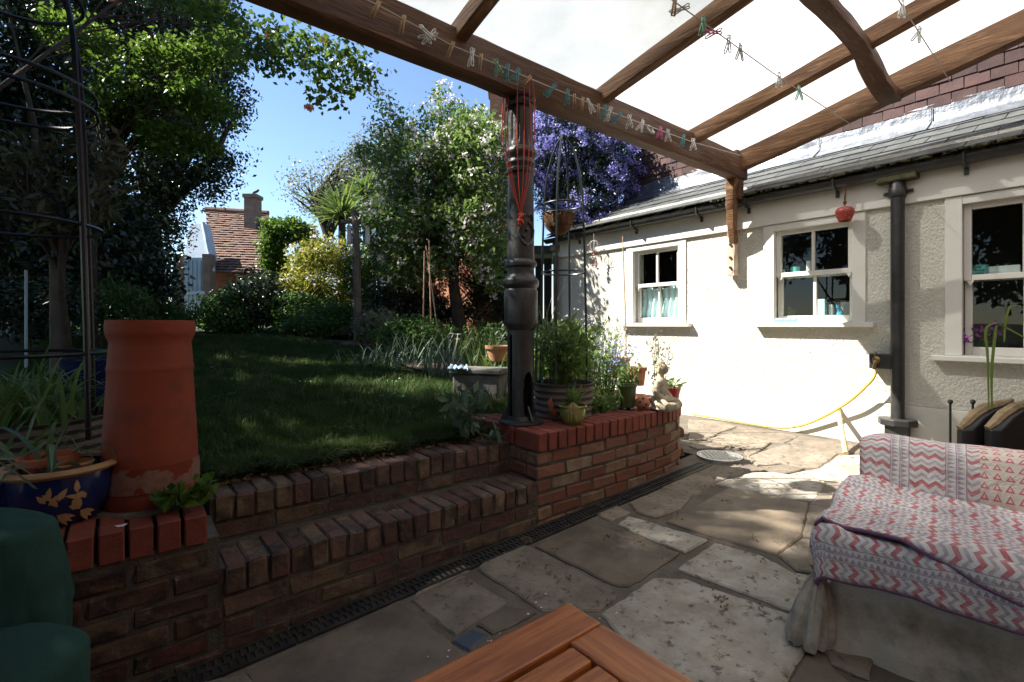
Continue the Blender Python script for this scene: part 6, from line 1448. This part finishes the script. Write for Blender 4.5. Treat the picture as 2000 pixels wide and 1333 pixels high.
plant('loquat_shrub', 'shrub with pale bronze young leaves behind the black obelisk', 'shrub', gnd(140, 3.9), [clump(170, 310, 3.9, 60, 60, .2), clump(120, 400, 3.8, 95, 60, .25), clump(205, 390, 4.0, 30, 35, .15), clump(40, 340, 3.8, 60, 80, .25)], 1500, .1, M['lf_loquat'], .06, 60, (.03, .02), .3, .5, .3)
plant('climbing_rose', 'climbing rose with peach blooms hanging over the pergola beam', 'rose', Vector((-1.7, 3.1, .45)), [clump(500, 90, 3.5, 75, 48, .2), clump(585, 105, 3.4, 75, 45, .2), clump(665, 135, 3.3, 62, 42, .2), clump(720, 150, 3.2, 20, 40, .12), clump(640, 190, 3.2, 34, 28, .1), clump(430, 40, 3.6, 50, 45, .2), clump(350, -40, 3.7, 110, 60, .25)],
      3300, .042, M['lf_rose'], .05, 150, (.02, .007), .72, .5, .2, branches=14, top=at_d(330, -70, 3.6))
rs = bpy.data.objects['climbing_rose']
def bloom(px, py, d, r, nm='bloom'):
    c = at_d(px, py, d); m_ = MB(); rr = random.Random(px)
    for k in range(26):
        a = k * 2.4; e = .15 + k * .055; q = Vector((math.cos(a) * math.sin(e), math.sin(a) * math.sin(e), math.cos(e))); s_ = q.cross(up3).normalized() * r * .5; t2 = s_.cross(q).normalized() * r * .45; p = c + q * r * (.4 + .02 * k)
        m_.add([p - t2, p + s_ * .8, p + t2 + q * r * .25, p - s_ * .8], [(0, 1, 2, 3)])
    m_.build(nm, M['fl_rose'], rs, smooth='all')
bloom(604, 213, 3.15, .034); bloom(632, 80, 3.3, .025); bloom(225, 2, 3.6, .04); bloom(523, 72, 3.4, .02)
plant('roof_shade_mat', 'dense rambling rose matted over the left end of the pergola roof', 'rose', Vector((-2.9, 2.9, .4)), [((-2.3, 1.6, 3.22), .9, .9, .16), ((-1.2, 1.9, 3.16), .9, .7, .15), ((-1.3, .6, 3.42), 1.0, .8, .16), ((-2.4, .1, 3.5), .9, .9, .16), ((-.3, 1.6, 3.2), .6, .7, .13), ((-.4, .4, 3.45), .7, .7, .14), ((-1.2, -.6, 3.66), 1.1, .8, .16), ((-2.6, 2.3, 3.0), .6, .5, .2)],  # foliage out of view, added to block light over the left foreground
      24000, .085, M['lf_rose'], .14, 420, (.03, .015), .7, .8, .0, branches=40, top=Vector((-2.6, 2.62, 3.05)))
# trees beyond the left edge whose shade falls on lawn and patio
OFF = [((-4.3, 4.2, 0), [((-4.2, 4.6, 7.1), 1.8, 1.8, 2.1), ((-4.3, 3.6, 3.8), 1.6, 1.4, 2.0)], 'tall shade tree standing left of the patio'),
       ((-4.4, 6.8, 0), [((-4.2, 7.5, 7.8), 1.8, 1.4, 2.15), ((-4.3, 6.4, 4.4), 1.7, 1.5, 2.2)], 'tallest shade tree left of the lawn'),
       ((-4.3, 9.4, 0), [((-4.2, 9.2, 6.6), 1.6, 1.4, 2.0), ((-4.2, 9.4, 4.0), 1.6, 1.6, 2.0)], 'shade tree behind the dark hedge on the left'),
       ((-4.2, 12, 0), [((-4.1, 11.9, 6.4), 1.6, 1.6, 2.2), ((-4.2, 12, 3.6), 1.6, 1.6, 1.8)], 'farthest shade tree in the row beyond the hedge'),
       ((-4.2, 1.4, 0), [((-4.1, 1.6, 5.2), 1.5, 1.6, 2.6), ((-4.0, .2, 2.6), 1.4, 1.8, 1.8)], 'bushy evergreen left of the seating')]
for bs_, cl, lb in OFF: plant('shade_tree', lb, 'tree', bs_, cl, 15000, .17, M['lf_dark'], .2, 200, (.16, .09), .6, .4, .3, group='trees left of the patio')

# ---------------------------------------------------------------- bed and pot plants
def onz(px, d, z): p = at_d(px, 640, d); p.z = z; return p
# strap leaves in the left planter
strap_plant('strap_leaves', 'mass of long strap leaves in the left ribbed planter', Vector((c4.x, c4.y, .64)), 170, .42, .017, M['lf_strap'], 1, .7, .8, .13)
strap_plant('strap_leaves', 'long drooping grey leaves growing from the blue bowl pot', onz(105, 1.66, .61), 12, .33, .02, M['lf_blue'], 2, .8, 1.1, .05)
strap_plant('strap_leaves', 'drooping green leaves at the far left edge', onz(20, 1.75, .58), 22, .34, .02, M['lf_strap'], 3, .8, .9, .05)
# right bed
leafy('bushy_herb', 'bright leafy herb filling the planter behind the column', Vector((c5.x, c5.y, .7)), .44, 1100, .06, M['lf_apple'], 4, .17, stems=30)
leafy('bushy_herb', 'feathery green plant right of the ribbed planter', onz(1150, 3.75, .48), .62, 900, .05, M['lf_apple'], 5, .16, stems=28)
leafy('white_flowered_plant', 'airy plant with tiny white flowers before the curtained window', onz(1180, 4.3, .52), .68, 420, .03, M['lf_apple'], 6, .16, flowers=(M['fl_white'], 160, .016), stems=26)
leafy('forget_me_nots', 'pale blue forget-me-nots beside the green pot', onz(1185, 3.95, .5), .42, 320, .045, M['lf_mid'], 7, .16, flowers=(M['fl_forget'], 520, .016), stems=30)
leafy('bed_foliage', 'low broad leaves in front of the forget-me-nots', onz(1170, 3.5, .48), .15, 220, .065, M['lf_apple'], 8, .11, stems=18)
leafy('pot_plant', 'small leafy plant growing in the tall green pot', Vector((c8.x, c8.y, .69)), .14, 60, .065, M['lf_apple'], 9, .05, aspect=.45)
leafy('succulent', 'spiky green succulent in the red pot', Vector((c10.x, c10.y, .63)), .07, 60, .06, M['lf_apple'], 10, .05, aspect=.25, up=.0)
strap_plant('pot_plant', 'rosette of broad pale leaves in the olive bowl', Vector((c6.x, c6.y, .61)), 15, .15, .04, M['lf_apple'], 11, .75, .55, .012)
m_ = MB(); rr = random.Random(5)
for i in range(26): a = math.atan2(-c6.y, -c6.x) + rr.uniform(-.35, .35); m_.tube([Vector((c6.x + .02 * math.cos(a), c6.y + .02 * math.sin(a), .65)), Vector((c6.x + .092 * math.cos(a), c6.y + .092 * math.sin(a), .632)), Vector((c6.x + .1 * math.cos(a + .1), c6.y + .1 * math.sin(a + .1), .632 - rr.uniform(.03, .09)))], .0012, 3)
tag(m_.build('raffia_strands', mat('raffia', (.5, .32, .16), None, rough=.9)), 'tuft of dry straw hanging over the olive bowl', 'straw', kind='stuff')
leafy('twiggy_plant', 'grey green leafy plant rising behind the stone figure', onz(1290, 4.1, .5), .52, 130, .045, M['lf_grey'], 12, .1, stems=9)
strap_plant('daffodils', 'clump of white daffodils on the lawn edge by the stone block', onz(880, 4.9, .62), 70, .38, .014, M['lf_blue'], 13, .35, .45, .14, flower=(M['fl_white'], 5, .035))
strap_plant('iris_leaves', 'bright upright iris leaves behind the stone block', onz(945, 5.2, .66), 90, .46, .02, M['lf_strap'], 14, .28, .3, .13)
strap_plant('iris_leaves', 'sunlit grassy leaves close to the column', onz(975, 4.7, .62), 130, .38, .014, M['lf_strap'], 15, .5, .5, .12)
strap_plant('iris_leaves', 'grey green blades in the middle of the bed', onz(800, 5.6, .7), 90, .4, .016, M['lf_blue'], 16, .5, .5, .22)
strap_plant('iris_leaves', 'low blades spreading over the lawn edge', onz(745, 5.3, .66), 80, .32, .014, M['lf_blue'], 17, .7, .6, .2)
strap_plant('iris_leaves', 'blades growing below the brick wall', onz(870, 6.2, .75), 90, .36, .016, M['lf_strap'], 18, .5, .5, .25)
leafy('bed_foliage', 'soft leafy ground plants below the white flowered bush', onz(790, 6.4, .76), .3, 700, .06, M['lf_mid'], 19, .4, stems=40, flowers=(M['fl_purple'], 60, .02))
leafy('bed_foliage', 'leafy plants along the foot of the brick wall', onz(930, 6.8, .8), .36, 700, .06, M['lf_mid'], 20, .4, stems=40)
leafy('bed_foliage', 'grey leafy plants before the outhouse', onz(1020, 5.6, .7), .45, 500, .06, M['lf_blue'], 21, .3, stems=30)
strap_plant('tall_leek', 'tall leek like leaves inside the green obelisk', Vector((c5.x - .05, c5.y + .05, .7)), 10, .75, .02, M['lf_blue'], 22, .12, .25, .05)
strap_plant('grass_tuft', 'long grass growing against the stone block', onz(925, 3.62, .5), 150, .2, .007, M['grass_pale'], 41, .5, .5, .14)
leafy('bed_foliage', 'airy seedlings along the bed behind the obelisk', onz(1120, 4.4, .55), .6, 500, .04, M['lf_apple'], 42, .25, stems=40, flowers=(M['fl_white'], 60, .015))
strap_plant('iris_leaves', 'sunlit blades between the obelisk and the outhouse', onz(1060, 4.9, .6), 110, .5, .016, M['lf_strap'], 43, .4, .4, .2)
# poppy at the column foot
pc_ = onz(935, 2.72, .43); pc_.y = max(pc_.y, 2.42)
leafy('poppy_plant', 'leafy poppy growing at the foot of the column', pc_, .3, 110, .08, M['lf_blue'], 23, .07, aspect=.5, stems=7)
strap_plant('poppy_leaves', 'broad ragged leaves lying over the step end', at_z(960, 862, .45), 6, .13, .05, M['lf_blue'], 24, 1.0, .5, .02)
# creeping weed on the left coping
wd = at_z(352, 990, .46); leafy('creeping_weed', 'round leaved weed creeping over the coping by the chimney pot', wd, .1, 90, .045, M['lf_bright'], 25, .09, aspect=.95, stems=12, up=1.2)
strap_plant('grass_tuft', 'tuft of rough grass at the top of the steps', at_z(425, 905, .44), 90, .12, .006, M['grass'], 26, .6, .5, .1)
# inside plants
w3 = at_x(1905, 690, XW + .2); w3.z = .913; leafy('window_flowers', 'purple flowers standing inside the large window', w3, .18, 60, .05, M['lf_mid'], 27, .1, flowers=(M['fl_purple'], 80, .03))
w2 = at_x(1547, 610, XW + .17); w2.z = 1.19; leafy('seedlings', 'little seedlings in the white tray inside the middle window', w2, .12, 40, .025, M['lf_apple'], 28, .05)
# bent leaves before the large window, from a plant behind the sofa
wb_ = at_d(1955, 840, 2.45); bl_ = thing('arching_leaves', 'few arching green leaves in front of the large window', 'plant', wb_)
for pts_ in (((1932, 800), (1930, 700), (1926, 645), (1945, 632), (1962, 640)), ((1938, 800), (1938, 720), (1945, 650), (1948, 635)), ((1948, 632), (1975, 645), (2010, 665)), ((1962, 668), (1966, 620), (1978, 597), (2010, 605))):
    P_ = smooth_path([at_d(x, y, 2.45) for x, y in pts_], 5); m_ = MB(); n = len(P_)
    for i, p in enumerate(P_):
        w_ = .0065 * math.sin(math.pi * min(1, (i + 1) / n) * .9 + .1); m_.v += [tuple(p + right * w_), tuple(p - right * w_ + fwd * .004)]
    m_.f = [(2 * i, 2 * i + 1, 2 * i + 3, 2 * i + 2) for i in range(n - 1)]; m_.build('leaf', M['lf_strap'], bl_, smooth='all')
ap = thing('terracotta_pot', 'terracotta pot hidden behind the sofa holding arching leaves', 'pot', (wb_.x, wb_.y, zg(wb_.x))); MB().lathe([(0, 0), (.09, 0), (.12, .25), (.13, .25), (.135, .3), (.12, .3), (.1, .2), (0, .2)], (wb_.x, wb_.y, zg(wb_.x)), 24).build('body', M['terra'], ap, smooth=True)
# fallen petals
m_ = MB(); rr = random.Random(31)
for i in range(46):
    x, y = rr.uniform(.75, 1.5), rr.uniform(1.15, 1.5); a = rr.uniform(0, 6.28); s_ = rr.uniform(.003, .007); p = Vector((x, y, zg(x) + .018)); m_.add([p + Vector((s_ * math.cos(a + k), s_ * .7 * math.sin(a + k), .002 * (k % 2))) for k in (0, 1.57, 3.14, 4.71)], [(0, 1, 2, 3)])
tag(m_.build('fallen_petals', M['pinkpetal']), 'scattered pale petals on the paving by the table', 'petals', kind='stuff')
p = at_z(237, 1026, .459); tag(MB().add([p + Vector((.018 * math.cos(k), .01 * math.sin(k), .004 * math.cos(2 * k))) for k in np.linspace(0, 6.28, 9)[:-1]], [tuple(range(8))]).build('petal', M['pinkpetal']), 'single pink petal lying on the left coping', 'petal')

n = 900; X = []; 
for _ in range(45):
    c = at_g(random.uniform(1000, 1600), random.uniform(850, 1200)); k = random.randint(6, 22); X += [(c.x + random.gauss(0, .02), c.y + random.gauss(0, .02), zg(c.x) + .012 + random.uniform(0, .008)) for _ in range(k)]
tag(link('paving_litter', leaf_mesh('paving_litter', np.array(X), .012, M['litter'], .6, 2.2)), 'crumbs of dry leaf scattered over the paving', 'litter', kind='stuff')
